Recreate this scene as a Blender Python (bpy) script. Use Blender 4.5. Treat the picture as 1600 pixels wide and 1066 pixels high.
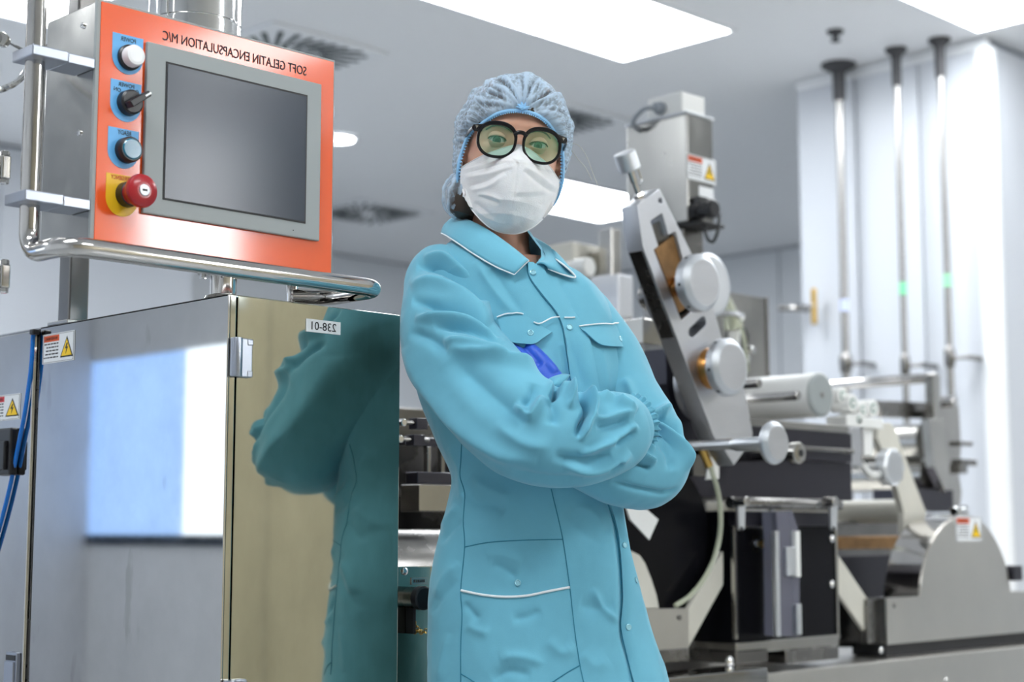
import bpy, bmesh, math, random
from mathutils import Vector, Matrix, noise
random.seed(7)
sc = bpy.context.scene
for o in list(bpy.data.objects): bpy.data.objects.remove(o)
# ---------------------------------------------------------------- camera
# world: X recedes to the right, Y recedes to the left, the camera looks along the diagonal
FPX = 2500.0; PITCH = math.atan(297/2500.0); CZ = 1.0
cam = bpy.data.cameras.new('camera'); camo = bpy.data.objects.new('camera', cam)
sc.collection.objects.link(camo); sc.camera = camo
cam.sensor_width = 36.0; cam.lens = FPX*36.0/1600.0
cam.clip_start = 0.05; cam.clip_end = 100
camo.location = (0, 0, CZ)
camo.rotation_euler = (math.pi/2+PITCH, 0, -math.pi/4)
cam.dof.use_dof = True; cam.dof.focus_distance = 2.22; cam.dof.aperture_fstop = 3.8
# ---------------------------------------------------------------- world and exposure
w = bpy.data.worlds.new('world'); sc.world = w; w.use_nodes = True
w.node_tree.nodes['Background'].inputs[0].default_value = (0.75, 0.85, 1.0, 1)
w.node_tree.nodes['Background'].inputs[1].default_value = 0.3
vs = sc.view_settings
vs.view_transform = 'Standard'; vs.look = 'None'; vs.exposure = 0.72; vs.gamma = 1.0; vs.use_curve_mapping = False
LAMP = 10.0
ADDED_GLOW = 2.2         # base radiance of the glowing window added behind the viewer
# ---------------------------------------------------------------- measuring helpers (photo pixel -> point in the room)
CP, SP, S2 = math.cos(PITCH), math.sin(PITCH), math.sqrt(.5)
def ray(px, py):
    xc = (px-800)/FPX; yc = (533-py)/FPX
    f = CP-yc*SP; z = SP+yc*CP
    return Vector(((f+xc)*S2, (f-xc)*S2, z))
def onx(px, py, x): d = ray(px, py); return Vector((0, 0, CZ))+d*(x/d.x)
def ony(px, py, y): d = ray(px, py); return Vector((0, 0, CZ))+d*(y/d.y)
def onz(px, py, z): d = ray(px, py); return Vector((0, 0, CZ))+d*((z-CZ)/d.z)
def at(px, py, F): d = ray(px, py); return Vector((0, 0, CZ))+d*(F/((d.x+d.y)*S2))
def proj(p):
    f = (p[0]+p[1])*S2; l = (p[0]-p[1])*S2; z = p[2]-CZ
    d = f*CP+z*SP; u = -f*SP+z*CP
    return (800+FPX*l/d, 533-FPX*u/d, f)
RIGHT = Vector((S2, -S2, 0)); FWD = Vector((S2, S2, 0)); UP = Vector((0, 0, 1))
XA, YA, ZA = Vector((1, 0, 0)), Vector((0, 1, 0)), Vector((0, 0, 1))
# ---------------------------------------------------------------- materials
def srgb(r, g, b):
    f = lambda c: (c/255/12.92 if c/255 <= .04045 else ((c/255+.055)/1.055)**2.4)
    return (f(r), f(g), f(b), 1)
M = {}
def mat(name, col, rough=.5, metal=0., spec=.5, var=0., vscale=6., vstretch=(1, 1, 1), rvar=0., bump=0., bscale=40., bstretch=(1,1,1), coat=0., trans=0., sheen=0., emis=None, alpha=1., sss=0., col2=None):
    m = bpy.data.materials.new(name); m.use_nodes = True
    nt = m.node_tree; b = nt.nodes['Principled BSDF']
    b.inputs['Base Color'].default_value = col; b.inputs['Roughness'].default_value = rough
    b.inputs['Metallic'].default_value = metal; b.inputs['Specular IOR Level'].default_value = spec
    b.inputs['Coat Weight'].default_value = coat; b.inputs['Coat Roughness'].default_value = .05
    b.inputs['Transmission Weight'].default_value = trans; b.inputs['Alpha'].default_value = alpha
    if sheen: b.inputs['Sheen Weight'].default_value = sheen; b.inputs['Sheen Roughness'].default_value = .4
    if sss:
        b.inputs['Subsurface Weight'].default_value = sss; b.inputs['Subsurface Radius'].default_value = (.012, .005, .003); b.inputs['Subsurface Scale'].default_value = 1
    if emis:
        b.inputs['Emission Color'].default_value = emis[0]; b.inputs['Emission Strength'].default_value = emis[1]
    def coords(st, scale):
        tc = nt.nodes.new('ShaderNodeTexCoord'); mp = nt.nodes.new('ShaderNodeMapping')
        mp.inputs['Scale'].default_value = st
        nt.links.new(tc.outputs['Object'], mp.inputs['Vector'])
        n = nt.nodes.new('ShaderNodeTexNoise'); n.inputs['Scale'].default_value = scale; n.inputs['Detail'].default_value = 5; n.inputs['Roughness'].default_value = .6
        nt.links.new(mp.outputs['Vector'], n.inputs['Vector']); return n
    if var or rvar:
        n = coords(vstretch, vscale)
        if var:
            r = nt.nodes.new('ShaderNodeValToRGB'); r.color_ramp.elements[0].position = .3; r.color_ramp.elements[1].position = .7
            c0 = tuple(c*(1-var) for c in col[:3])+(1,); c1 = tuple(min(1, c*(1+var)) for c in col[:3])+(1,)
            if col2: c0 = col; c1 = col2
            r.color_ramp.elements[0].color = c0; r.color_ramp.elements[1].color = c1
            nt.links.new(n.outputs['Fac'], r.inputs['Fac']); nt.links.new(r.outputs['Color'], b.inputs['Base Color'])
        if rvar:
            mr = nt.nodes.new('ShaderNodeMapRange'); mr.inputs[1].default_value = .35; mr.inputs[2].default_value = .65
            mr.inputs[3].default_value = max(0, rough-rvar); mr.inputs[4].default_value = rough+rvar
            nt.links.new(n.outputs['Fac'], mr.inputs[0]); nt.links.new(mr.outputs[0], b.inputs['Roughness'])
    if bump:
        n2 = coords(bstretch, bscale); bp = nt.nodes.new('ShaderNodeBump'); bp.inputs['Strength'].default_value = bump; bp.inputs['Distance'].default_value = .002
        nt.links.new(n2.outputs['Fac'], bp.inputs['Height']); nt.links.new(bp.outputs['Normal'], b.inputs['Normal'])
    M[name] = m; return m
mat('steel_side', (.60, .595, .585, 1), .03, 1, var=.07, vscale=9, rvar=.012)
mat('steel_door', (.47, .465, .39, 1), .042, 1, var=.16, vscale=7, vstretch=(1, 1, .5), rvar=.02)
mat('steel_worn', (.50, .485, .455, 1), .2, 1, var=.14, vscale=6, rvar=.06)
mat('steel_dark', (.27, .26, .25, 1), .25, 1, var=.18, vscale=8, rvar=.06)
mat('steel_mid', (.34, .335, .32, 1), .24, 1, var=.16, vscale=6, vstretch=(1, 1, .3), rvar=.06)
mat('steel_tube', (.62, .60, .58, 1), .1, 1, rvar=.04, vscale=20)
mat('steel_bed', (.66, .64, .60, 1), .32, 1, var=.04, vscale=5, rvar=.03)
mat('chrome', (.78, .78, .78, 1), .08, 1)
mat('aluminium', (.66, .68, .71, 1), .46, 1, rvar=.04, vscale=30)
mat('aluminium_face', (.60, .61, .64, 1), .42, 1, rvar=.05, vscale=30, vstretch=(1, 1, 8))
mat('clamp', (.42, .45, .52, 1), .35, 1)
mat('bronze', (.34, .19, .08, 1), .35, .8, var=.25, vscale=30)
mat('bronze_ring', (.45, .22, .07, 1), .3, 1, var=.25, vscale=40)
mat('gasket', (.012, .012, .014, 1), .6)
mat('black_gloss', (.006, .006, .008, 1), .22, spec=.14)
mat('black_plastic', (.012, .012, .014, 1), .35)
mat('dark_beam', (.045, .043, .055, 1), .28, .6)
mat('white_plastic', (.80, .80, .78, 1), .35)
mat('cream', (.62, .60, .53, 1), .35, var=.05, vscale=8)
mat('orange', srgb(236, 88, 22), .45, 0, .3, coat=.9); M['orange'].node_tree.nodes['Principled BSDF'].inputs['Coat Roughness'].default_value = .09; M['orange'].node_tree.nodes['Principled BSDF'].inputs['Coat IOR'].default_value = 1.55
mat('bezel', srgb(150, 156, 156), .45)
mat('screen', (.030, .042, .060, 1), .15, spec=.2)
mat('screen_edge', (.006, .006, .008, 1), .5)
mat('blue_label', srgb(98, 175, 232), .4)
mat('yellow_label', srgb(240, 190, 30), .4)
mat('ink', (.01, .01, .012, 1), .6)
mat('red_ink', srgb(190, 30, 20), .6)
mat('warn_orange', srgb(225, 88, 30), .5)
mat('warn_red', srgb(205, 50, 60), .5)
mat('warn_yellow', srgb(250, 205, 0), .5)
mat('sticker', srgb(232, 234, 236), .5)
mat('red_button', srgb(165, 22, 34), .3, coat=.3)
mat('white_button', srgb(235, 235, 235), .3, coat=.3)
mat('teal_button', srgb(0, 110, 140), .15, coat=.5)
mat('blue_hose', srgb(0, 110, 200), .25)
mat('clear_hose', (.75, .78, .62, 1), .15, trans=.55)
mat('acrylic', (.30, .30, .38, 1), .08, trans=.6)
mat('brass', (.65, .42, .12, 1), .3, 1)
mat('green_ring', (.02, .16, .11, 1), .4)
mat('grey_cable', (.30, .33, .37, 1), .5)
mat('white_paint', srgb(238, 240, 243), .45, var=.02, vscale=3)
mat('partition', srgb(204, 208, 215), .35)
mat('ceiling_paint', srgb(240, 241, 243), .5)
mat('wall_grey', srgb(224, 227, 231), .4)
mat('wall_beige', srgb(216, 206, 182), .5)
mat('floor_vinyl', srgb(172, 175, 177), .25, var=.04, vscale=4)
mat('joint', srgb(150, 156, 165), .5)
mat('vent_dark', (.03, .045, .05, 1), .6)
mat('pipe', (.36, .35, .34, 1), .25, 1)
mat('pipe_dark', (.05, .05, .055, 1), .5)
mat('lamp', (1, 1, 1, 1), .5, emis=((.93, .97, 1, 1), LAMP))
mat('pane_blue', (.2, .3, .5, 1), .05, emis=((.31, .50, .85, 1), 1.0))
mat('pane_white', (.6, .7, .8, 1), .05, emis=((.85, .94, 1.0, 1), 1.2))
mat('added_pane', (.6, .7, .8, 1), .05, emis=((.95, .97, 1.0, 1), ADDED_GLOW*8))  # emitter for the window added behind the viewer
mat('frame_navy', (.02, .03, .05, 1), .4)
def stain(name, scale, st, lo, col, amt):
    """old smears with a shape of their own on the sheet metal"""
    nt = M[name].node_tree; b = nt.nodes['Principled BSDF']; src = b.inputs['Base Color'].links[0].from_socket
    tc = nt.nodes.new('ShaderNodeTexCoord'); mp = nt.nodes.new('ShaderNodeMapping'); mp.inputs['Scale'].default_value = st
    n = nt.nodes.new('ShaderNodeTexNoise'); n.inputs['Scale'].default_value = scale; n.inputs['Detail'].default_value = 4
    r = nt.nodes.new('ShaderNodeMapRange'); r.inputs[1].default_value = lo; r.inputs[2].default_value = lo+.06; r.inputs[4].default_value = amt
    mx = nt.nodes.new('ShaderNodeMix'); mx.data_type = 'RGBA'; mx.inputs[7].default_value = col
    nt.links.new(tc.outputs['Object'], mp.inputs[0]); nt.links.new(mp.outputs[0], n.inputs['Vector']); nt.links.new(n.outputs['Fac'], r.inputs[0]); nt.links.new(r.outputs[0], mx.inputs[0])
    nt.links.new(src, mx.inputs[6]); nt.links.new(mx.outputs[2], b.inputs['Base Color'])
stain('steel_side', 16, (1, 1, .35), .66, (.26, .25, .22, 1), .32); stain('steel_door', 11, (1, 1, .4), .64, (.34, .32, .25, 1), .4)
# ---------------------------------------------------------------- mesh helpers
def mesh_from_bm(name, bm, smooth=35):
    me = bpy.data.meshes.new(name); bmesh.ops.recalc_face_normals(bm, faces=bm.faces)
    flags = [f.smooth for f in bm.faces]
    bm.to_mesh(me); bm.free()
    if smooth and any(flags):
        me.set_sharp_from_angle(angle=math.radians(smooth)); me.polygons.foreach_set('use_smooth', flags)
    return me
LOC = {}
def link(o, parent=None):
    sc.collection.objects.link(o)
    if parent:
        o.parent = parent
        if parent.name in LOC: o.matrix_parent_inverse = Matrix.Translation(LOC[parent.name]).inverted()
    return o
def thing(name, label, cat, loc, group=None, kind=None):
    o = bpy.data.objects.new(name, None); o.empty_display_size = .05
    sc.collection.objects.link(o); o.location = loc; LOC[o.name] = Vector(loc)
    if label: o['label'] = label
    if cat: o['category'] = cat
    if group: o['group'] = group
    if kind: o['kind'] = kind
    return o
def obj(name, me, m, parent=None, label=None, cat=None, group=None, kind=None):
    if isinstance(me, bmesh.types.BMesh): me = mesh_from_bm(name, me)
    o = bpy.data.objects.new(name, me); me.materials.clear(); me.materials.append(M[m] if isinstance(m, str) else m)
    link(o, parent)
    if label: o['label'] = label
    if cat: o['category'] = cat
    if group: o['group'] = group
    if kind: o['kind'] = kind
    return o
def bm_box(x0, x1, y0, y1, z0, z1, bev=0., bm=None, seg=2):
    b = bmesh.new()
    r = bmesh.ops.create_cube(b, size=1)
    for v in b.verts: v.co = Vector(((x0+x1)/2+v.co.x*(x1-x0), (y0+y1)/2+v.co.y*(y1-y0), (z0+z1)/2+v.co.z*(z1-z0)))
    if bev: bmesh.ops.bevel(b, geom=list(b.edges), offset=bev, segments=seg, profile=.5, affect='EDGES')
    if bm is None: return b
    merge(bm, b); return bm
def merge(bm, b):
    me = bpy.data.meshes.new('tmp'); b.to_mesh(me); b.free(); bm.from_mesh(me); bpy.data.meshes.remove(me)
def frame(axis):
    axis = Vector(axis).normalized(); t = Vector((0, 0, 1)) if abs(axis.z) < .9 else Vector((1, 0, 0))
    a = axis.cross(t).normalized(); b = axis.cross(a).normalized(); return a, b, axis
def bm_lathe(p, axis, prof, seg=32, bm=None, cap=True, flute=None):
    """profile of (distance along the axis, radius)"""
    b = bm or bmesh.new(); a, c, n = frame(axis); p = Vector(p); rings = []
    for (t, r) in prof:
        ring = []
        for k in range(seg):
            th = 2*math.pi*k/seg; rr = r*(1+(flute[0]*math.cos(flute[1]*th) if flute else 0))
            ring.append(b.verts.new(p+n*t+a*(rr*math.cos(th))+c*(rr*math.sin(th))))
        rings.append(ring)
    for i in range(len(rings)-1):
        for k in range(seg): b.faces.new((rings[i][k], rings[i][(k+1) % seg], rings[i+1][(k+1) % seg], rings[i+1][k])).smooth = seg > 8
    if cap:
        b.faces.new(rings[0][::-1]); b.faces.new(rings[-1])
    return b
def bm_cyl(p0, p1, r, seg=24, bev=None, bm=None):
    p0, p1 = Vector(p0), Vector(p1); L = (p1-p0).length; e = min(r*.12, L*.2) if bev is None else bev
    if e > 0: prof = [(0, r-e), (e*.3, r-e*.3), (e, r), (L-e, r), (L-e*.3, r-e*.3), (L, r-e)]
    else: prof = [(0, r), (L, r)]
    return bm_lathe(p0, p1-p0, prof, seg, bm)
def catmull(pts, n=8, closed=False):
    P = [Vector(p) for p in pts]; out = []
    m = len(P)
    for i in range(m if closed else m-1):
        p0 = P[(i-1) % m] if (closed or i > 0) else P[i]*2-P[i+1]
        p1 = P[i]; p2 = P[(i+1) % m]; p3 = P[(i+2) % m] if (closed or i+2 < m) else P[i+1]*2-P[i]
        for k in range(n):
            t = k/n; t2 = t*t; t3 = t2*t
            out.append(.5*((2*p1)+(p2-p0)*t+(2*p0-5*p1+4*p2-p3)*t2+(3*p1-p0-3*p2+p3)*t3))
    if not closed: out.append(P[-1].copy())
    return out
def round_path(pts, r, n=6):
    """polyline with filleted corners"""
    P = [Vector(p) for p in pts]; out = [P[0]]
    for i in range(1, len(P)-1):
        a = (P[i-1]-P[i]); c = (P[i+1]-P[i]); rr = min(r, a.length*.49, c.length*.49)
        s = P[i]+a.normalized()*rr; e = P[i]+c.normalized()*rr
        for k in range(n+1):
            t = k/n; out.append((1-t)**2*s+2*t*(1-t)*P[i]+t*t*e)
    out.append(P[-1]); return out
def bm_tube(pts, r, seg=12, closed=False, bm=None, cap=True, flat=1.0, up0=None):
    b = bm or bmesh.new(); P = [Vector(p) for p in pts]; n = len(P)
    T = []
    for i in range(n):
        if closed: t = P[(i+1) % n]-P[i-1]
        else: t = P[min(i+1, n-1)]-P[max(i-1, 0)]
        T.append(t.normalized())
    up = Vector(up0) if up0 else frame(T[0])[0]; rings = []
    for i in range(n):
        up = (up-T[i]*up.dot(T[i])); up.normalize(); s = T[i].cross(up)
        rr = r(i/(n-1)) if callable(r) else r
        rings.append([b.verts.new(P[i]+up*(rr*flat*math.cos(2*math.pi*k/seg))+s*(rr*math.sin(2*math.pi*k/seg))) for k in range(seg)])
    for i in range(n if closed else n-1):
        A, B = rings[i], rings[(i+1) % n]
        for k in range(seg): b.faces.new((A[k], A[(k+1) % seg], B[(k+1) % seg], B[k])).smooth = True
    if cap and not closed: b.faces.new(rings[0][::-1]); b.faces.new(rings[-1])
    return b
def bm_plate(poly, n, th, bev=0., holes=()):
    """flat polygon (3-D points in one plane) given thickness th along n, with optional holes"""
    n = Vector(n).normalized(); P = [Vector(p) for p in poly]
    if not holes:
        b = bmesh.new(); f = b.faces.new([b.verts.new(p) for p in P])
        r = bmesh.ops.extrude_face_region(b, geom=[f])
        bmesh.ops.translate(b, verts=[v for v in r['geom'] if isinstance(v, bmesh.types.BMVert)], vec=n*th)
        bmesh.ops.recalc_face_normals(b, faces=b.faces)
        if bev: bmesh.ops.bevel(b, geom=list(b.edges), offset=bev, segments=2, profile=.5, affect='EDGES')
        return b
    a, c, _ = frame(n); o = P[0]
    cu = bpy.data.curves.new('tmp', 'CURVE'); cu.dimensions = '2D'; cu.fill_mode = 'BOTH'; cu.extrude = th/2-bev; cu.bevel_depth = bev; cu.bevel_resolution = 1
    for loop in [P]+[[Vector(p) for p in h] for h in holes]:
        s = cu.splines.new('POLY'); s.points.add(len(loop)-1); s.use_cyclic_u = True
        for q, p in zip(s.points, loop): d = p-o; q.co = (d.dot(a), d.dot(c), 0, 1)
    t = bpy.data.objects.new('tmp', cu); sc.collection.objects.link(t)
    me = bpy.data.meshes.new_from_object(t.evaluated_get(bpy.context.evaluated_depsgraph_get()))
    b = bmesh.new(); b.from_mesh(me); bpy.data.objects.remove(t); bpy.data.curves.remove(cu); bpy.data.meshes.remove(me)
    for v in b.verts: v.co = o+a*v.co.x+c*v.co.y+n*(v.co.z+th/2)
    bmesh.ops.remove_doubles(b, verts=b.verts, dist=1e-6); return b
def text_mesh(s, org, ux, uz, height=None, width=None, th=.0004, spacing=1.0, bold=0.):
    """lettering as thin geometry: org is the centre, ux the reading direction, uz up"""
    cu = bpy.data.curves.new('tmp', 'FONT'); cu.body = s; cu.align_x = 'CENTER'; cu.align_y = 'CENTER'; cu.extrude = .5; cu.space_character = spacing; cu.offset = bold; cu.resolution_u = 3
    t = bpy.data.objects.new('tmp', cu); sc.collection.objects.link(t)
    me = bpy.data.meshes.new_from_object(t.evaluated_get(bpy.context.evaluated_depsgraph_get()))
    bpy.data.objects.remove(t); bpy.data.curves.remove(cu)
    xs = [v.co.x for v in me.vertices]; ys = [v.co.y for v in me.vertices]
    W = max(xs)-min(xs); H = max(ys)-min(ys); cx = (max(xs)+min(xs))/2; cy = (max(ys)+min(ys))/2
    sx = sy = None
    if height: sy = height/H
    if width: sx = width/W
    sx = sx or sy; sy = sy or sx
    ux, uz, org = Vector(ux), Vector(uz), Vector(org); n = ux.cross(uz)
    for v in me.vertices: v.co = org+ux*((v.co.x-cx)*sx)+uz*((v.co.y-cy)*sy)+n*(v.co.z*th)
    return me
def hexbolt(name, p, axis, r, parent, m='chrome', h=None):
    h = h or r*1.2
    b = bm_lathe(p, axis, [(0, r), (h*.8, r), (h, r*.8)], 6); return obj(name, mesh_from_bm(name, b, 30), m, parent)
def dome(name, p, axis, r, parent, m='chrome', h=None):
    h = h or r*.7
    return obj(name, bm_lathe(p, axis, [(0, r), (h*.5, r*.95), (h*.85, r*.65), (h, r*.2)], 14), m, parent)
# ================================================================ THE ROOM
H = 3.0; X0, X1, Y0, Y1 = -2.0, 9.29, -3.0, 9.0
def struct(name, b, m, label=None, parent=None):
    o = obj(name, b, m, parent)
    if not parent: o['kind'] = 'structure'
    if label: o['label'] = label
    return o
struct('floor', bm_box(X0-.1, X1+.1, Y0-.1, Y1+.1, -.1, 0), 'floor_vinyl', 'pale grey vinyl floor of the clean room')
struct('ceiling', bm_box(X0-.1, X1+.1, Y0-.1, Y1+.1, H, H+.1), 'ceiling_paint', 'smooth pale grey clean room ceiling')
def wall_with_panels(name, label, axis, pos, a0, a1, m, step, sign):
    """a wall slab carrying separate sandwich panels with recessed joints"""
    t = .1
    if axis == 'y': b = bm_box(a0, a1, min(pos, pos+sign*t), max(pos, pos+sign*t), 0, H)
    else: b = bm_box(min(pos, pos+sign*t), max(pos, pos+sign*t), a0, a1, 0, H)
    wl = struct(name, b, 'joint', label)
    n = max(1, round((a1-a0)/step)); st = (a1-a0)/n
    for k in range(n):
        u0, u1 = a0+k*st+.006, a0+(k+1)*st-.006
        d0, d1 = (pos-sign*.012, pos)
        d0, d1 = min(d0, d1), max(d0, d1)
        b = bm_box(u0, u1, d0, d1, .01, H-.012, .003) if axis == 'y' else bm_box(d0, d1, u0, u1, .01, H-.012, .003)
        obj('panel', b, m, wl)
    return wl
wall_with_panels('wall_back_left', 'pale panelled far wall behind the control panel', 'y', Y1, X0, X1, 'wall_grey', 1.15, 1)
wall_with_panels('wall_back_right', 'pale panelled far wall behind the machine', 'x', X1, Y0, Y1, 'wall_grey', 1.15, 1)
wall_with_panels('wall_front', 'beige panelled wall behind the viewer', 'y', Y0, X0, X1, 'wall_beige', 1.15, -1)
# left wall with a window opening
wy0, wy1, wz0, wz1 = 5.3, 7.98, .93, 1.90
b = bm_box(X0-.1, X0, Y0, wy0, 0, H); bm_box(X0-.1, X0, wy1, Y1, 0, H, bm=b); bm_box(X0-.1, X0, wy0, wy1, 0, wz0, bm=b); bm_box(X0-.1, X0, wy0, wy1, wz1, H, bm=b)
struct('wall_left', b, 'wall_grey', 'pale grey side wall with a wide window')
wn = thing('window_1', 'wide blue tinted window with dark frame in the side wall', None, (X0, (wy0+wy1)/2, wz0), kind='structure')
b = bm_box(X0-.06, X0+.02, wy0, wy1, wz0, wz0+.05); bm_box(X0-.06, X0+.02, wy1-.05, wy1, wz0+.05, wz1, bm=b); bm_box(X0-.06, X0+.02, wy0, wy0+.05, wz0+.05, wz1, bm=b)
obj('window_frame', b, 'frame_navy', wn)
ym = 6.78
obj('pane', bm_box(X0-.05, X0-.04, ym, wy1-.05, wz0+.05, wz1), 'pane_blue', wn)
obj('pane', bm_box(X0-.05, X0-.04, wy0+.05, ym, wz0+.05, wz1), 'pane_white', wn)
# unseen glowing window behind the viewer, added to reflect white in the orange face
wn2 = thing('added_window', 'unseen bright window added high in the beige wall', None, (4.27, Y0, 2.1), kind='structure')
obj('pane', bm_box(4.0, 4.55, Y0+.012, Y0+.022, 2.15, 2.95), 'added_pane', wn2)
b = bm_box(3.95, 4.0, Y0+.012, Y0+.04, 2.1, 2.98); bm_box(4.55, 4.6, Y0+.012, Y0+.04, 2.1, 2.98, bm=b); bm_box(4.0, 4.55, Y0+.012, Y0+.04, 2.1, 2.15, bm=b); bm_box(4.0, 4.55, Y0+.012, Y0+.04, 2.95, 2.98, bm=b)
obj('window_frame', b, 'white_paint', wn2)
# white boxed-in partition on the right
px0, px1, py0, py1 = 5.83, 8.4, 2.2, 4.03
pt = struct('wall_partition', bm_box(px0+.012, px1, py0+.9+.012, py1-.012, 0, H-.002), 'joint', 'white boxed-in panel wall behind the hanging pipes')
n = 3; ys = [3.10, 3.42, 3.73, py1]
for k in range(n): obj('panel', bm_box(px0, px0+.014, ys[k]+.004, ys[k+1]-.004, .01, H-.03, .003), 'partition', pt)
for k in range(2): obj('panel', bm_box(px0+.05+k*1.2, px0+.05+(k+1)*1.2-.01, 3.10, 3.114, .01, H-.03, .003), 'partition', pt)
obj('corner_trim', bm_lathe((px0+.035, 3.10+.035, .01), ZA, [(0, .05), (H-.05, .05)], 28), 'white_paint', pt)
obj('top_trim', bm_box(px0-.012, px0+.03, 3.10, py1, H-.05, H-.003, .006), 'white_paint', pt)
# ---------------------------------------------------------------- ceiling lights
def light(cx, cy, sx, sy, label):
    t = thing('ceiling_light', label, 'light', (cx, cy, H), 'ceiling light panels')
    b = bmesh.new(); e = .022; z0, z1 = H-.012, H-.0005
    for (a0, a1, c0, c1) in ((cx-sx/2-e, cx+sx/2+e, cy-sy/2-e, cy-sy/2), (cx-sx/2-e, cx+sx/2+e, cy+sy/2, cy+sy/2+e), (cx-sx/2-e, cx-sx/2, cy-sy/2, cy+sy/2), (cx+sx/2, cx+sx/2+e, cy-sy/2, cy+sy/2)):
        bm_box(a0, a1, c0, c1, z0, z1, bm=b)
    obj('light_frame', b, 'white_paint', t)
    obj('diffuser', bm_box(cx-sx/2, cx+sx/2, cy-sy/2, cy+sy/2, H-.009, H-.002), 'lamp', t)
light(4.42, 4.065, 1.2, .57, 'large bright ceiling light panel above the woman')
light(7.0, 6.475, 1.2, .65, 'distant ceiling light panel between the mask and the machine arm')
light(5.12, 2.79, 1.2, .58, 'bright ceiling light panel in the top right corner')
light(2.45, 5.37, 1.2, .57, 'bright ceiling light panel behind the upright handrail tube')
for (cx, cy, lb) in ((.15, 1.15, 'unseen ceiling light panel added above the space in front of the cabinet'), (1.55, -.75, 'unseen ceiling light panel added in front of the woman'), (3.8, -1.9, 'unseen ceiling light panel added near the added bright window'), (-.6, 4.6, 'unseen ceiling light panel added near the blue tinted window'),  # panels out of view, added to light the figure, walls and orange strip
                     (2.4, 7.0, 'unseen ceiling light panel added by the far left panel wall'), (4.4, 1.1, 'unseen ceiling light panel added above the machine end cover'), (7.6, .8, 'unseen ceiling light panel added behind the white partition')):
    light(cx, cy, *((.5, 1.2) if cy == -1.9 else (1.2, .58)), lb)
t = thing('round_downlight', 'small round ceiling downlight just right of the control panel', 'light', (5.0, 6.3, H))
obj('trim_ring', bm_lathe((5.03, 6.29, H-.0005), -ZA, [(0, .10), (.012, .10), (.012, .085)], 32, cap=False), 'white_paint', t)
obj('diffuser', bm_lathe((5.03, 6.29, H-.001), -ZA, [(0, .085), (.008, .085), (.012, .07)], 32), 'lamp', t)
# ---------------------------------------------------------------- swirl vents
def vent(cx, cy, label, s=.6):
    t = thing('ceiling_vent', label, 'vent', (cx, cy, H), 'square swirl air vents')
    obj('vent_plate', bm_box(cx-s/2, cx+s/2, cy-s/2, cy+s/2, H-.016, H-.0005, .004), 'white_paint', t)
    b = bmesh.new()
    for ring, (r0, r1, n, wd) in enumerate(((.05, .13, 12, .011), (.14, .25, 28, .012))):
        for k in range(n):
            a = 2*math.pi*k/n+.1*ring; d = Vector((math.cos(a), math.sin(a), 0)); q = Vector((-d.y, d.x, 0))
            tw = .30
            p0 = Vector((cx, cy, H-.0175))+d*r0; e1 = (d+q*tw).normalized(); r1_ = r1 if ring == 0 else .262/max(abs(e1.x), abs(e1.y)); p1 = Vector((cx, cy, H-.0175))+e1*min(r1_, .33)
            e = (p1-p0).normalized().cross(ZA)*wd
            vv = [b.verts.new(p) for p in (p0-e*.7, p1-e, p1+e, p0+e*.7)]
            vv2 = [b.verts.new(v.co-ZA*.002) for v in vv]
            b.faces.new(vv); b.faces.new(vv2[::-1])
            for i in range(4): b.faces.new((vv[i], vv[(i+1) % 4], vv2[(i+1) % 4], vv2[i]))
    so = obj('swirl_slots', b, 'vent_dark', t); so['kind'] = 'stuff'
    obj('hub', bm_lathe((cx, cy, H-.016), -ZA, [(0, .05), (.006, .05), (.01, .04)], 24), 'ceiling_paint', t)
vent(3.954, 5.284, 'square swirl vent just above the top edge of the control panel')
vent(6.362, 7.644, 'distant square swirl vent between the control panel and the hair cap')
vent(5.517, 5.284, 'square swirl vent right of the hair cap')
# ---------------------------------------------------------------- hanging pipes in front of the partition
def hang_pipe(x, y, r, fl, label, zb=.95, band=None, zv=1.6):
    t = thing('hanging_pipe', label, 'pipe', (x, y, zb), 'thin vertical pipes hanging from the ceiling')
    obj('pipe', bm_cyl((x, y, zb), (x, y, H-.002), r, 14, 0), 'pipe', t)
    obj('ceiling_flange', bm_lathe((x, y, H-.0005), -ZA, [(0, fl), (.012, fl), (.03, fl*.55), (.035, r*1.6), (.16, r*1.5)], 24), 'pipe_dark', t)
    obj('valve_body', bm_lathe((x, y, zv-.04), ZA, [(0, r), (.015, r*1.5), (.06, r*1.6), (.075, r*1.5), (.09, r)], 16), 'steel_dark', t)
    obj('valve_lever', bm_box(x-.01, x+.11, y-.09, y-.07, zv-.01, zv+.01, .005), 'steel_dark', t)
    obj('lever_stem', bm_cyl((x, y, zv), (x, y-.08, zv), .008, 10), 'steel_dark', t)
    if band: obj('marker_band', bm_cyl((x, y, band[0]), (x, y, band[0]+.05), r*1.15, 14, 0), mat('band_'+band[2], band[1], .5), t)
hang_pipe(5.74, 3.749, .018, .075, 'vertical pipe with the widest dark ceiling flange', band=(onx(1318, 487, 5.74).z, srgb(195, 205, 240), 'lilac'), zv=onx(1325, 570, 5.74).z)
hang_pipe(5.72, 3.454, .013, .045, 'middle vertical pipe hanging between its two neighbours', band=(onx(1417, 460, 5.72).z, srgb(120, 220, 160), 'green'), zv=onx(1422, 572, 5.72).z)
hang_pipe(5.73, 3.257, .014, .045, 'vertical pipe nearest the rounded partition corner', band=(onx(1484, 448, 5.73).z, srgb(150, 225, 175), 'mint'), zv=onx(1490, 560, 5.73).z)
t = thing('sprinkler_head', 'small dark sprinkler head on the ceiling above the pipes', 'sprinkler', (5.337, 3.497, H))
obj('escutcheon', bm_lathe((5.337, 3.497, H-.0005), -ZA, [(0, .035), (.012, .03), (.016, .012), (.04, .012)], 18), 'pipe_dark', t)
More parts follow.
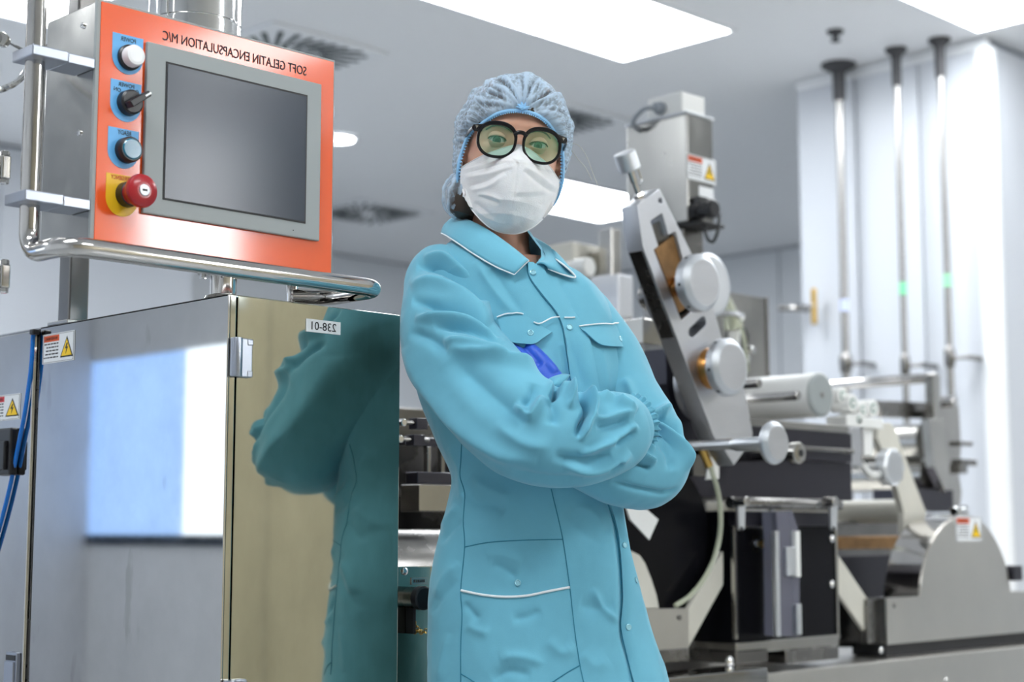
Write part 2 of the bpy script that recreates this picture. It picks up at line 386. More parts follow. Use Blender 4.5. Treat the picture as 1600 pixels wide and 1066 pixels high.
obj('deflector', bm_lathe((5.337, 3.497, H-.04), -ZA, [(0, .02), (.004, .02)], 12), 'pipe_dark', t)
p = ony(1272, 482, 3.95)
t = thing('wall_tap', 'small brass and steel tap on the partition edge', 'tap', (5.83, 3.95, p.z))
obj('spout', bm_tube(round_path([(5.83, 4.0, p.z), (5.74, 4.0, p.z), (5.70, 4.06, p.z)], .03), .013, 10), 'pipe', t)
obj('tap_handle', bm_box(5.745, 5.765, 3.90, 3.925, p.z-.08, p.z+.08, .008), 'brass', t)
obj('tap_stem', bm_cyl((5.755, 4.0, p.z), (5.755, 3.91, p.z), .012, 10), 'pipe', t)
# white partition far left, seen below the control panel
pt2 = struct('wall_left_partition', bm_box(X0, 5.05, 7.62, 8.9, 0, H-.002), 'joint', 'white panel wall seen below and left of the control panel')
for k in range(6): obj('panel', bm_box(X0+k*1.175+.004, X0+(k+1)*1.175-.004, 7.605, 7.62, .01, H-.02, .003), 'partition', pt2)
# ================================================================ STAINLESS CABINET (left)
CX, CY, CT = 1.2184, 1.75, 1.3125      # near vertical edge and top height
DR = 1.520                              # right end of the door
cab = thing('steel_cabinet', 'stainless steel machine cabinet below the orange control panel', 'cabinet', (1.45, 2.2, 0))
SEAM = 2.2506
obj('body', bm_box(CX+.004, DR-.004, CY+.016, 3.2, .0, CT-.004), 'steel_dark', cab)
sp = obj('side_panel', bm_box(CX, CX+.0035, CY+.0002, SEAM-.003, .05, CT, .001), 'steel_side', cab)
sd = obj('side_door', bm_box(CX-.004, CX+.0035, SEAM+.004, 3.2, .05, CT-.004, .002), 'steel_side', cab)
obj('edge_trim', bm_box(CX-.006, CX+.003, SEAM+.0045, SEAM+.010, .05, CT-.003, .002), 'steel_side', cab)
obj('top_sheet', bm_box(CX, DR, CY+.0005, 3.2, CT-.0035, CT, .001), 'steel_side', cab)
s0 = ony(371, 470, CY).x
obj('corner_strip', bm_box(CX+.0036, s0-.0012, CY, CY+.015, .05, CT, .0012), 'steel_door', cab)
dr = obj('door', bm_box(s0+.0010, DR, CY, CY+.015, .05, CT, .0012), 'steel_door', cab)
def hinge(z0, z1):
    hx0, hx1 = ony(358, 560, CY).x, ony(390, 560, CY).x
    h = obj('hinge', bm_box(hx0, hx1, CY-.007, CY-.0004, z0, z1, .0015), 'clamp', cab)
    obj('hinge_barrel', bm_cyl((hx0+.008, CY-.006, z0), (hx0+.008, CY-.006, z1), .0075, 20, .001), 'clamp', h)
    for zz in (z0+.0005, z1-.0095): obj('hinge_screw', bm_box(hx1-.009, hx1+.0005, CY-.0078, CY-.003, zz, zz+.009, .0015), 'clamp', h)
hinge(ony(375, 590, CY).z, ony(375, 529, CY).z); hinge(ony(375, 1061, CY).z-.052, ony(375, 1061, CY).z)
# number plate 238-01 (the photograph is mirrored, so is the writing)
a, b_ = ony(478, 498, CY), ony(531, 523, CY)
npl = obj('number_plate', bm_box(a.x, b_.x, CY-.0018, CY-.0002, ony(505, 521, CY).z, ony(505, 501, CY).z, .0004), 'sticker', cab, 'white number plate reading 238-01 in mirror writing')
obj('lettering', text_mesh('238-01', ((a.x+b_.x)/2, CY-.0021, ony(505, 511, CY).z), -XA, ZA, width=(b_.x-a.x)*.72, height=.0115), 'ink', npl)
# warning stickers: white board, coloured header, yellow triangle, small print
def sticker(parent, org, ux, uz, w_, h_, head='warn_orange', up=True, label=None):
    """org = centre; ux = to the right as seen; uz = up"""
    ux, uz = Vector(ux), Vector(uz); n = ux.cross(uz).normalized(); org = Vector(org)
    P = lambda u, v, d=0: org+ux*(u*w_)+uz*(v*h_)+n*d
    quad = lambda u0, u1, v0, v1, d, th: bm_plate([P(u0, v0, d), P(u1, v0, d), P(u1, v1, d), P(u0, v1, d)], n, th)
    s = obj('warning_sticker', quad(-.5, .5, -.5, .5, .0002, .0006), 'sticker', parent, label or 'white warning sticker with yellow electric shock triangle')
    fl = 1 if up else -1
    obj('header', quad(-.46, .02, .23*1, .44, .0008, .0003), head, s)
    obj('lettering', text_mesh('WARNING', P(-.22, .335, .0014), -ux, uz, width=w_*.40, height=h_*.11, th=.0002), 'ink', s)
    tri = [P(.07, -.36, .0008), P(.47, -.36, .0008), P(.27, .34, .0008)]
    obj('triangle_border', bm_plate(tri, n, .0003), 'ink', s)
    c = (tri[0]+tri[1]+tri[2])/3
    obj('triangle', bm_plate([c+(p-c)*.80+n*.0003 for p in tri], n, .0003), 'warn_yellow', s)
    bolt = [(.28, .12), (.22, -.08), (.268, -.06), (.25, -.26), (.32, -.01), (.272, -.03), (.31, .10)]
    obj('lightning_bolt', bm_plate([P(u, v, .0014) for u, v in bolt], n, .0002), 'ink', s)
    b = bmesh.new(); rnd = random.Random(3)
    for k in range(5):
        u = .0
        v = .13-.115*k
        while u > -.44:
            L = rnd.uniform(.04, .11); u2 = max(-.46, u-L)
            if k and k < 4 and u < -.34: break
            merge(b, bm_plate([P(u2, v, .0008), P(u, v, .0008), P(u, v+.045, .0008), P(u2, v+.045, .0008)], n, .0002)); u = u2-.02
    pr = obj('small_print', b, 'ink', s); pr['kind'] = 'stuff'
    b = bmesh.new(); e = .012
    for (u0, u1, v0, v1) in ((-.48, .48, .46, .47), (-.48, .48, -.47, -.46), (-.48, -.47, -.46, .46), (.47, .48, -.46, .46)):
        merge(b, quad(u0, u1, v0, v1, .0008, .0002))
    obj('border_line', b, 'ink', s)
    return s
def side_pt(px, py): return onx(px, py, CX)
c = side_pt(92, 543); w1 = abs(side_pt(68, 543).y-side_pt(117, 543).y); h1 = side_pt(92, 520).z-side_pt(92, 566).z
sticker(cab, (CX-.0002, c.y, c.z), -YA, ZA, w1, h1, label='warning sticker at the top corner of the plain side panel')
c = onx(12, 637, CX-.004); w1 = abs(onx(-15, 637, CX).y-onx(36, 637, CX).y); h1 = onx(12, 618, CX).z-onx(12, 658, CX).z
sticker(cab, (CX-.0042, onx(10, 637, CX).y, c.z), -YA, ZA, w1, h1, 'warn_red', label='warning sticker with red header on the side door')
# latch, black connector, blue hose on the side door
l0, l1 = onx(14, 1040, CX-.005), onx(31, 1040, CX-.005); zt = onx(20, 1019, CX-.005).z
lt = obj('latch', bm_box(CX-.011, CX-.0042, l1.y, l0.y, zt-.075, zt, .0015), 'clamp', cab)
obj('latch_recess', bm_box(CX-.0118, CX-.010, l1.y+.003, l0.y-.002, zt-.012, zt-.004), 'black_plastic', lt)
obj('latch_lever', bm_box(CX-.0145, CX-.0105, l1.y+.004, l0.y-.002, zt-.06, zt-.0135, .001), 'clamp', lt)
q0, q1 = onx(17, 668, CX-.018), onx(17, 742, CX-.018)
cb = obj('connector_block', bm_box(CX-.018, CX-.0042, q0.y, q0.y+.06, q1.z, q0.z, .003), 'black_plastic', cab, 'black plastic connector block')
obj('connector_socket', bm_box(CX-.024, CX-.018, q0.y+.008, q0.y+.05, q1.z+.008, q0.z-.02, .002), 'black_plastic', cb)
hp = [(52, 519), (49, 570), (44, 610), (38, 650), (30, 690), (18, 750), (6, 800), (-8, 850), (-30, 920), (-60, 1000)]
obj('blue_hose', bm_tube(catmull([onx(x, y, CX-.0085) for x, y in hp], 6), .0034, 10), 'blue_hose', cab, 'blue pneumatic hose')
obj('hose_clip', bm_box(CX-.016, CX-.0038, onx(52, 519, CX-.012).y-.006, onx(52, 519, CX-.012).y+.006, onx(52, 519, CX-.012).z-.004, CT-.004, .002), 'black_plastic', cab)
# post rising from the cabinet top
pst = thing('support_post', 'square steel post standing on the cabinet behind the control panel', 'post', (1.246, 2.2, CT))
obj('post', bm_box(1.230, 1.264, 2.185, 2.219, CT+.0005, 2.99, .003), 'steel_dark', pst)
obj('post_foot', bm_box(1.2205, 1.275, 2.172, 2.232, CT+.0002, CT+.006, .001), 'steel_worn', pst)
# ================================================================ CONTROL PANEL
pn = thing('control_panel', 'orange control panel with a dark touchscreen and mirror-written title', 'control panel', (1.2, 1.81, CT))
PX0, PX1, PZ0, PZ1, PY, PD = 1.0122, 1.3912, 1.3585, 1.6655, 1.75, 1.878
obj('housing', bm_box(PX0, PX1, PY+.004, PD, PZ0, PZ1, .002), 'steel_worn', pn)
obj('rear_cover', bm_box(PX0+.012, PX1-.012, PD, PD+.03, PZ0+.02, PZ1-.02, .004), 'steel_dark', pn)
b = bm_box(PX0-.0012, PX1+.0012, PY, PY+.006, PZ0-.001, PZ1+.0022, .0008)
fp = obj('face_plate', b, 'bezel', pn)
fo = obj('orange_face', bm_box(PX0+.004, PX1-.0015, PY-.0012, PY+.0005, PZ0+.001, PZ1-.001, .0004), 'orange', pn)
obj('title_lettering', text_mesh('SOFT GELATIN ENCAPSULATION M/C', ((1.3405+1.1062)/2, PY-.0017, (ony(460, 107, PY).z+ony(262, 58, PY).z)/2), -XA, ZA, width=1.3405-1.1062, height=.0128, bold=0.), 'ink', fo)
bz = obj('screen_bezel', bm_box(1.0808, 1.3640, PY-.007, PY-.0008, 1.4012, 1.6256, .0015), 'bezel', pn)
obj('screen_border', bm_box(1.1088, 1.3385, PY-.0078, PY-.0066, 1.4225, 1.6045), 'screen_edge', bz)
obj('screen', bm_box(1.1112, 1.3361, PY-.0084, PY-.0074, 1.4248, 1.6018), 'screen', bz, 'dark blue grey touchscreen')
obj('led', bm_cyl((1.318, PY-.0068, 1.4103), (1.318, PY-.0075, 1.4103), .0008, 8, 0), 'ink', bz)
# button plates
def shield(px, py_top, py_bot, wpx, m):
    cx = ony(px, (py_top+py_bot)/2, PY).x; x0 = ony(px-wpx/2, py_top, PY).x; x1 = ony(px+wpx/2, py_top, PY).x
    r = (x1-x0)/2; zt = ony(px, py_top, PY).z; zb = ony(px, py_bot, PY).z
    pts = [Vector((x0, PY-.0013, zt)), Vector((x1, PY-.0013, zt))]
    for k in range(0, 17):
        a = math.pi*k/16; pts.append(Vector(((x0+x1)/2+r*math.cos(a), PY-.0013, zb+r-r*math.sin(a))))
    return obj('button_plate', bm_plate(pts, -YA, .0005), m, pn), (x0+x1)/2, zt, zb
def label_txt(s, px, py, wpx, hh, par, m='ink', rot=0):
    c = ony(px, py, PY); wd = ony(px+wpx/2, py, PY).x-ony(px-wpx/2, py, PY).x
    ux = Vector((-math.cos(rot), 0, math.sin(rot))); uz = Vector((math.sin(rot), 0, math.cos(rot)))
    obj('lettering', text_mesh(s, (c.x, PY-.0021, c.z), ux, uz, width=wd, height=hh, bold=.008, th=.0002), m, par)
# POWER lamp
sh, cx, zt, zb = shield(199, 56, 117, 48, 'blue_label'); label_txt('POWER', 199, 63, 24, .0058, sh)
c = ony(200, 91, PY); bt = obj('lamp_button', bm_lathe((c.x, PY-.0018, c.z), -YA, [(0, .0165), (.004, .0165), (.006, .0145)], 32), 'black_plastic', pn)
obj('lamp_cap', bm_lathe((c.x, PY-.0075, c.z), -YA, [(0, .0138), (.010, .0138), (.0125, .0125), (.013, .009)], 32), 'white_button', bt)
# selector switch
sh, cx, zt, zb = shield(196, 128, 191, 48, 'blue_label'); label_txt('POWER', 196, 134, 25, .0052, sh); label_txt('ON', 182, 140, 11, .0052, sh, rot=.1); label_txt('OFF', 209, 144, 13, .0052, sh, rot=-.1)
c = ony(199, 162, PY); bt = obj('selector_switch', bm_lathe((c.x, PY-.0018, c.z), -YA, [(0, .0165), (.010, .016), (.012, .0135)], 32), 'black_plastic', pn)
d = Vector((math.cos(.62), 0, math.sin(.62))); q = Vector((-d.z, 0, d.x)); cc = Vector((c.x, PY-.0138, c.z))
obj('switch_handle', bm_plate([cc-d*.013-q*.0045, cc+d*.020-q*.0038, cc+d*.020+q*.0038, cc-d*.013+q*.0045], -YA, .014, .0012), 'black_plastic', bt)
obj('switch_pointer', bm_plate([cc+d*.011-q*.0012-YA*.0142, cc+d*.0207-q*.0012-YA*.0142, cc+d*.0207+q*.0012-YA*.0142, cc+d*.011+q*.0012-YA*.0142], -YA, .0006), 'white_button', bt)
# READY lamp
sh, cx, zt, zb = shield(192, 202, 264, 48, 'blue_label'); label_txt('READY', 193, 208, 21, .0058, sh)
c = ony(196, 236, PY); bt = obj('lamp_button', bm_lathe((c.x, PY-.0018, c.z), -YA, [(0, .0165), (.012, .0162), (.014, .0148), (.014, .0135)], 32), 'black_plastic', pn)
obj('lamp_cap', bm_lathe((c.x, PY-.010, c.z), -YA, [(0, .0134), (.0062, .0134), (.0075, .012)], 32), 'teal_button', bt)
# EMERGENCY
sh, cx, zt, zb = shield(190, 274, 339, 50, 'yellow_label'); label_txt('EMERGENCY', 190, 279, 36, .0052, sh, 'red_ink')
c = ony(197, 305, PY); bt = obj('emergency_stop', bm_lathe((c.x, PY-.0018, c.z), -YA, [(0, .0165), (.012, .016), (.014, .013)], 32), 'black_plastic', pn)
obj('mushroom_cap', bm_lathe((c.x, PY-.0145, c.z), -YA, [(0, .0145), (.010, .0155), (.016, .0205), (.021, .0215), (.025, .0205), (.027, .018), (.028, .010)], 36), 'red_button', bt)
obj('key_lock', bm_lathe((c.x, PY-.042, c.z), -YA, [(0, .0075), (.0012, .0075), (.0018, .0065)], 24), 'aluminium', bt)
obj('keyhole', bm_box(c.x-.0032, c.x+.0032, PY-.0445, PY-.0437, c.z-.0012, c.z+.0012), 'ink', bt)
# side clamps and handrail
for zc in (ony(100, 92, PY).z, ony(95, 318, PY).z):
    pass
def clamp(z, x0, x1):
    k = obj('rail_clamp', bm_box(x0, x1-.038, PY-.002, PY+.050, z-.0068, z+.0068, .0015), 'clamp', pn)
    obj('clamp_jaw', bm_box(x1-.037, x1, PY+.001, PY+.050, z-.0063, z+.0063, .001), 'clamp', k)
z1 = ony(100, 88, PY).z-.0; z2 = ony(90, 312, PY).z
clamp(z1, .924, PX0-.0014); clamp(z2, .921, PX0-.0014)
rail = round_path([(.9425, 1.776, 1.80), (.9425, 1.776, 1.3345), (.9425, 1.686, 1.3345), (1.427, 1.686, 1.3345), (1.427, 1.80, 1.3345), (1.385, 1.83, 1.3345)], .032, 8)
obj('handrail', bm_tube(rail, .0122, 20), 'steel_tube', pn, 'bent polished steel handrail tube')
obj('rail_end', bm_cyl((.9425, 1.776, 1.80), (.9425, 1.776, 1.83), .009, 16), 'steel_tube', pn)
obj('rail_bracket', bm_cyl((1.385, 1.83, 1.325), (1.385, 1.83, 1.3588), .009, 12), 'steel_tube', pn)
for zc in (ony(528, 187, 1.80).z, ony(526, 382, 1.80).z):
    obj('hinge_lug', bm_box(PX1, PX1+.022, 1.775, 1.80, zc-.008, zc+.008, .001), 'clamp', pn)
for (zc, yc) in ((1.64, 1.765), (1.50, 1.765)): obj('side_screw', bm_lathe((PX0, yc+.02, zc), -XA, [(0, .004), (.002, .004), (.003, .002)], 12), 'chrome', pn)
# swivel joint on top and foot below
cc = ony(305, 20, 1.815)
obj('swivel_collar', bm_lathe((cc.x, 1.815, PZ1+.002), ZA, [(0, .0625), (.018, .0625), (.0185, .060), (.0215, .060), (.022, .0625), (.060, .0625), (.061, .052), (.075, .052)], 48), 'chrome', pn)
obj('hanger_tube', bm_cyl((cc.x, 1.815, PZ1+.075), (cc.x, 1.815, 2.99), .045, 32, 0), 'steel_tube', pn)
obj('cable_conduit', bm_tube(catmull([(cc.x+.072, 1.83, PZ1), (cc.x+.066, 1.83, PZ1+.05), (cc.x+.055, 1.82, PZ1+.12), (cc.x+.045, 1.815, PZ1+.2)], 6), .008, 10), 'grey_cable', pn)
cf = ony(349, 452, 1.80)
obj('foot_flange', bm_lathe((cf.x, 1.80, PZ0-.012), ZA, [(0, .035), (.006, .036), (.0115, .036)], 32), 'chrome', pn)
obj('foot_stem', bm_lathe((cf.x, 1.80, CT+.0004), ZA, [(0, .026), (.004, .024), (.006, .018), (PZ0-CT-.014, .018)], 28), 'steel_tube', pn)
for k in range(4):
    a = math.pi/4+k*math.pi/2
    hexbolt('foot_bolt', (cf.x+.028*math.cos(a), 1.80+.028*math.sin(a), PZ0-.012), -ZA, .0045, pn)
# ---------------------------------------------------------------- fittings of the neighbouring stand at the left edge
st = thing('fixture_stand', 'steel stand with bolted fittings at the left edge', 'stand', (.55, 1.62, 0))
q = at(-60, 300, 1.95)
sx, sy = q.x, q.y
obj('stand_post', bm_cyl((sx, sy, .02), (sx, sy, 2.2), .018, 18), 'steel_tube', st)
obj('stand_base', bm_lathe((sx, sy, 0.0), ZA, [(0, .16), (.015, .16), (.02, .15), (.022, .02)], 32), 'steel_dark', st)
def fitting(pxx, pyy):
    a = at(pxx, pyy, 1.95); o = Vector((sx, sy, a.z))
    d = (Vector((a.x, a.y, a.z))-o).normalized()
    k = obj('fitting_arm', bm_cyl(o, o+d*((a-o).length-.004), .006, 12), 'steel_worn', st)
    b_ = a
    obj('fitting_lug', bm_box(b_.x-.006, b_.x+.006, b_.y-.006, b_.y+.006, b_.z-.015, b_.z+.015, .002), 'steel_worn', k)
    hexbolt('fitting_bolt', b_+ZA*.015, ZA, .006, k, 'chrome', .006); hexbolt('fitting_bolt', b_-ZA*.015, -ZA, .006, k, 'chrome', .006)
fitting(7, 262); fitting(6, 432)
a = at(4, 62, 1.95); o = Vector((sx, sy, a.z)); d = (a-o).normalized()
k = obj('fitting_arm', bm_cyl(o, a, .006, 12), 'steel_worn', st)
obj('fitting_disc', bm_cyl(a-FWD*.006, a+FWD*.006, .009, 20), 'steel_worn', k); obj('fitting_disc', bm_cyl(a-RIGHT*.006-FWD*.006, a-RIGHT*.006+FWD*.006, .0085, 20), 'steel_worn', k)
obj('thin_rod', bm_cyl(a, at(40, 80, 1.99), .002, 8), 'chrome', k)
obj('curved_rod', bm_tube(catmull([Vector((sx, sy, at(0, 142, 1.95).z-.01)), at(-5, 142, 1.95), at(20, 132, 1.97), at(34, 121, 2.0), at(44, 105, 2.02)], 6), .0042, 10), 'chrome', st)
# ================================================================ THE ENCAPSULATION MACHINE (right and behind)
BZ, BY = .70, 2.06
mc = thing('encapsulation_machine', 'stainless steel capsule machine with rollers and knobs behind the woman', 'machine', (3.2, 2.6, 0))
YN = -YA
def Q(px, py, y): return ony(px, py, y)
def plate(name, pts, y, th, m, par=None, bev=.0008, holes=(), label=None):
    return obj(name, bm_plate([Q(a, c, y) for a, c in pts], YA, th, bev, [[Q(a, c, y) for a, c in h] for h in holes]), m, par or mc, label)
def boxp(name, px0, py0, px1, py1, y, d, m, par=None, bev=.002, label=None):
    a, c = Q(px0, (py0+py1)/2, y), Q(px1, (py0+py1)/2, y); mx = (px0+px1)/2
    return obj(name, bm_box(a.x, c.x, y, y+d, Q(mx, py1, y).z, Q(mx, py0, y).z, bev), m, par or mc, label)
def cylp(name, px, py, y, rpx, L, m, par=None, seg=32, label=None, prof=None, flute=None):
    """cylinder along Y: front face centre at a pixel, radius in pixels (vertical), length L away from the viewer"""
    c = Q(px, py, y); r = (Q(px, py-rpx, y).z-c.z); e = min(.1*r, .004)
    pr = prof(r, L) if prof else [(0, r*.94-e), (e*.3, r-e), (e, r), (L, r)]
    return obj(name, bm_lathe(c, YA, pr, seg, flute=flute), m, par or mc, label)
# bed
obj('bed', bm_box(2.15, 6.2, BY, 3.6, .02, BZ, .003), 'steel_bed', mc, 'long pale steel machine bed')
for px in (1478, 1250): dome('bed_bolt', Q(px, 1063 if px > 1400 else 1085, BY-.0005), YN, .007, mc)
a = Q(1058, 1058, 1.97); c = Q(1200, 1053, 1.97)
obj('drip_tray', bm_box(a.x-.12, c.x, 1.97, BY-.004, .02, a.z, .002), 'steel_side', mc)
obj('machine_base', bm_box(DR+.006, 2.14, 1.90, 3.2, .02, .655, .003), 'steel_dark', mc)
# low panel between cabinet and woman with number plate, chain and plug
lz = Q(650, 885, 1.792).z
lp = obj('lower_panel', bm_box(DR+.006, DR+.21, 1.792, 1.802, .30, lz, .0015), 'steel_door', mc, 'low steel panel reflecting the coat')
dome('panel_bolt', Q(632, 893, 1.7918), YN, .0058, lp)
a, c = Q(642, 903, 1.7918), Q(667, 913, 1.7918)
np2 = obj('small_plate', bm_box(a.x, c.x, 1.7902, 1.7918, c.z, a.z, .0003), 'steel_worn', mc)
b = bmesh.new()
for i in range(6): bm_box(a.x+(c.x-a.x)*(.14+.12*i), a.x+(c.x-a.x)*(.14+.12*i+.06), 1.7897, 1.7904, c.z+.003, a.z-.003, bm=b)
obj('embossing', b, 'ink', np2)['kind'] = 'stuff'
k = cylp('plug_socket', 668, 935, 1.752, 17, .04, 'steel_dark', lp); cylp('plug_collar', 664, 935, 1.747, 19, .012, 'black_plastic', lp)
for (u, v) in ((645, 925), (648, 948)): dome('panel_bolt', Q(u, v, 1.7918), YN, .003, lp)
ch = [(640, 922), (640, 934), (641, 945), (643, 955), (645, 966), (648, 976), (653, 984), (660, 989), (667, 985)]
CP_ = catmull([Q(u, v, 1.785) for u, v in ch], 4)
for i in range(0, len(CP_)-2, 2):
    p, q = CP_[i], CP_[i+2]; d = (q-p).normalized(); s = (XA if (i//2) % 2 else YA)*.0028; s = s-d*s.dot(d)
    m_ = (p+q)/2; L = (q-p).length*.62
    loop = [m_+d*(L*math.cos(t_))+s.normalized()*(.0034*math.sin(t_)) for t_ in [2*math.pi*j/10 for j in range(10)]]
    obj('chain_link', bm_tube(loop, .0008, 6, closed=True), 'brass', lp)
obj('slot', bm_box(Q(634, 935, 1.7918).x, Q(638, 935, 1.7918).x, 1.7912, 1.775, Q(636, 990, 1.7918).z, Q(636, 950, 1.7918).z), 'ink', lp)
# dark cavity between cabinet and woman
obj('cavity_back', bm_box(DR+.008, 2.9, 2.75, 2.77, .66, 1.28, .002), 'steel_dark', mc)
obj('feed_roller', bm_cyl((DR+.012, 2.02, lz-.02), (2.2, 2.02, lz-.02), .075, 32), 'steel_dark', mc, 'grey roller above the low panel')
boxp('clamp_bar', 632, 684, 712, 697, 2.02, .03, 'dark_beam'); boxp('clamp_bar', 652, 738, 715, 757, 1.98, .03, 'dark_beam')
boxp('strut', 668, 697, 674, 740, 2.02, .012, 'steel_dark'); boxp('strut', 690, 697, 696, 740, 2.03, .012, 'steel_dark'); boxp('foot_block', 655, 757, 712, 800, 2.1, .05, 'steel_worn')
for (u, v) in ((632, 660), (627, 686)):
    k = cylp('thumb_screw', u, v, 1.97, 6, .014, 'chrome', seg=16); c = Q(u, v, 1.98)
    obj('screw_stem', bm_cyl(c, c+XA*.06, .004, 10), 'steel_dark', k); obj('screw_block', bm_box(c.x+.02, c.x+.045, c.y-.008, c.y+.012, c.z-.01, c.z+.008, .001), 'dark_beam', k)
# ---------------------------------------------------------------- the slanted arm
AY = 1.98; AT = .043
outline = [(997, 321), (1030, 296), (1081, 398), (1115, 482), (1126, 524), (1163, 610), (1176, 678), (1172, 692), (1147, 726), (1129, 697), (1115, 680), (1058, 527), (1005, 385)]
slot = [(1016, 346), (1018, 343), (1033, 333), (1036, 335), (1045, 366), (1055, 361), (1057, 363), (1089, 481), (1066, 501), (1063, 499), (1021, 390), (1028, 384)]
def circ(px, py, r, n=14): c = Q(px, py, AY); rr = Q(px, py-r, AY).z-c.z; return [proj((c.x+rr*math.cos(2*math.pi*k/n), AY, c.z+rr*math.sin(2*math.pi*k/n)))[:2] for k in range(n)]
def capsule(p, q, r, n=8):
    A, B = Q(*p, AY), Q(*q, AY); rr = Q(p[0], p[1]-r, AY).z-A.z; d = (B-A).normalized(); s = Vector((-d.z, 0, d.x)); out = []
    for k in range(n+1): t = math.pi*k/n; out.append(proj(A+s*(rr*math.cos(t))-d*(rr*math.sin(t)))[:2])
    for k in range(n+1): t = math.pi*k/n; out.append(proj(B-s*(rr*math.cos(t))+d*(rr*math.sin(t)))[:2])
    return out
arm = plate('slide_arm', outline, AY, AT, 'aluminium_face', None, .0012, [slot, circ(1032, 314, 5.5), capsule((1081, 520), (1099, 503), 9)], 'slanted satin metal arm plate with a long slot')
plate('slot_back', [(1012, 340), (1040, 325), (1096, 482), (1062, 512)], AY+AT-.004, .003, 'gasket', arm, 0)
plate('slide_tongue', [(1019, 351), (1037, 342), (1046, 372), (1028, 380)], AY+.012, .026, 'steel_dark', arm)
plate('bronze_slider', [(1024, 390), (1053, 367), (1086, 470), (1062, 489)], AY+.008, .030, 'bronze', arm, .001, label='brown bronze sliding block in the arm slot')
e0, e1 = Q(1006, 391, AY), Q(1057, 527, AY)
obj('side_recess', bm_plate([e0+YA*.005, e1+YA*.005, e1+YA*(AT-.005), e0+YA*(AT-.005)], Vector((e1.z-e0.z, 0, e0.x-e1.x)).normalized(), .0015), 'steel_dark', arm)
d_ = (Q(1014, 308, AY)-Q(1120, 620, AY)).normalized(); s_ = Vector((d_.z, 0, -d_.x))
tp = Q(1013, 309, AY)+YA*AT*.5
obj('lock_nut', bm_lathe(tp, d_, [(0, .011), (.008, .011), (.012, .009)], 6), 'steel_tube', arm)
obj('screw_stem', bm_lathe(tp+d_*.010, d_, [(0, .006), (.025, .006), (.026, .008), (.052, .008)], 16), 'steel_tube', arm)
obj('thumb_screw', bm_lathe(tp+d_*.060, d_, [(0, .020), (.002, .022), (.036, .022), (.038, .020)], 28), 'aluminium', arm)
cpt = tp+d_*.056+s_*.012
obj('cap_clip', bm_tube(round_path([cpt, cpt+s_*.012+d_*.004, cpt+s_*.013-d_*.025, cpt+s_*.002-d_*.03], .003, 4), .0016, 6), 'chrome', arm)
def knob(px, py, y, rpx, th, par, m='aluminium', holes=True):
    c = Q(px, py, y); r = Q(px, py-rpx, y).z-c.z
    k = obj('knob', bm_lathe(c, YA, [(0, r*.80), (.0015, r*.82), (.006, r*.97), (.009, r), (th-.003, r), (th, r*.96)], 48), m, par, 'round satin metal knob')
    obj('knob_face', bm_lathe(c+YN*.0004, YA, [(0, r*.76), (.001, r*.78)], 40), 'aluminium_face', k)
    if holes:
        for a in (2.2, 3.3, 4.2):
            dd = Vector((math.cos(a), 0, math.sin(a))); p = c+dd*(r-.001)+YA*(th*.6)
            obj('tommy_hole', bm_cyl(p, p+dd*.0016, .0035, 10, 0), 'ink', k)
    return k
k = knob(1101, 441, AY-.062, 45, .030, mc); c = Q(1101, 441, AY-.062)
obj('knob_hub', bm_cyl(c+YA*.030, c+YA*.062+YA*.01, .02, 24), 'bronze_ring', k)
k = knob(1145, 573, AY-.056, 45, .026, mc); c = Q(1145, 573, AY-.056)
obj('knob_hub', bm_lathe(c+YA*.026, YA, [(0, .030), (.004, .034), (.008, .031), (.012, .036), (.016, .033), (.03, .042), (.034, .042)], 32), 'bronze_ring', k)
# wheels behind the arm
for (u, v, r, y, th) in ((1056, 458, 62, AY+.07, .02), (1100, 600, 60, AY+.07, .02), (1062, 455, 50, AY+.048, .02)):
    c = Q(u, v, y); rr = Q(u, v-r, y).z-c.z
    wk = obj('hand_wheel', bm_lathe(c, YA, [(0, rr*.85), (.004, rr), (th-.004, rr), (th, rr*.9)], 44), 'aluminium_face', mc, 'flat metal wheel behind the arm')
    obj('wheel_hub', bm_cyl(c+YA*th, c+YA*(th+.06), rr*.35, 24), 'steel_dark', wk)
cylp('guard_ring', 1112, 445, AY+.10, 50, .012, 'aluminium', None, 44)
# rear bearing block to the left of the arm
plate('bearing_block', [(1040, 545), (1062, 545), (1085, 690), (1060, 690), (1042, 600)], AY+.10, .06, 'dark_beam')
boxp('bearing_shelf', 1005, 500, 1052, 540, AY+.14, .1, 'steel_worn'); boxp('rail_block', 1035, 650, 1120, 712, AY+.12, .2, 'dark_beam')
# adjusting shaft with knob
sh = obj('adjust_shaft', bm_cyl(Q(1150, 690, 1.90)+YA*.17, Q(1150, 690, 1.90)+YA*.012, .0065, 14), 'steel_dark', mc)
c = Q(1216, 692, 1.78)
obj('shaft_collar', bm_lathe(c+YA*.014, YA, [(0, .013), (.085, .013), (.088, .011), (.10, .009), (.22, .0075)], 24), 'aluminium', mc)
knob(1216, 692, 1.78, 34, .016, mc, holes=False)
cylp('roller_end', 1251, 708, 1.99, 17, .05, 'steel_worn', None, 28, prof=lambda r, L: [(0, r*.4), (.001, r*.9), (.004, r), (.02, r), (.02, r*.6), (L+.12, r*.6)])
cylp('socket_screw', 1253, 708, 1.988, 6, .004, 'ink', None, 12)
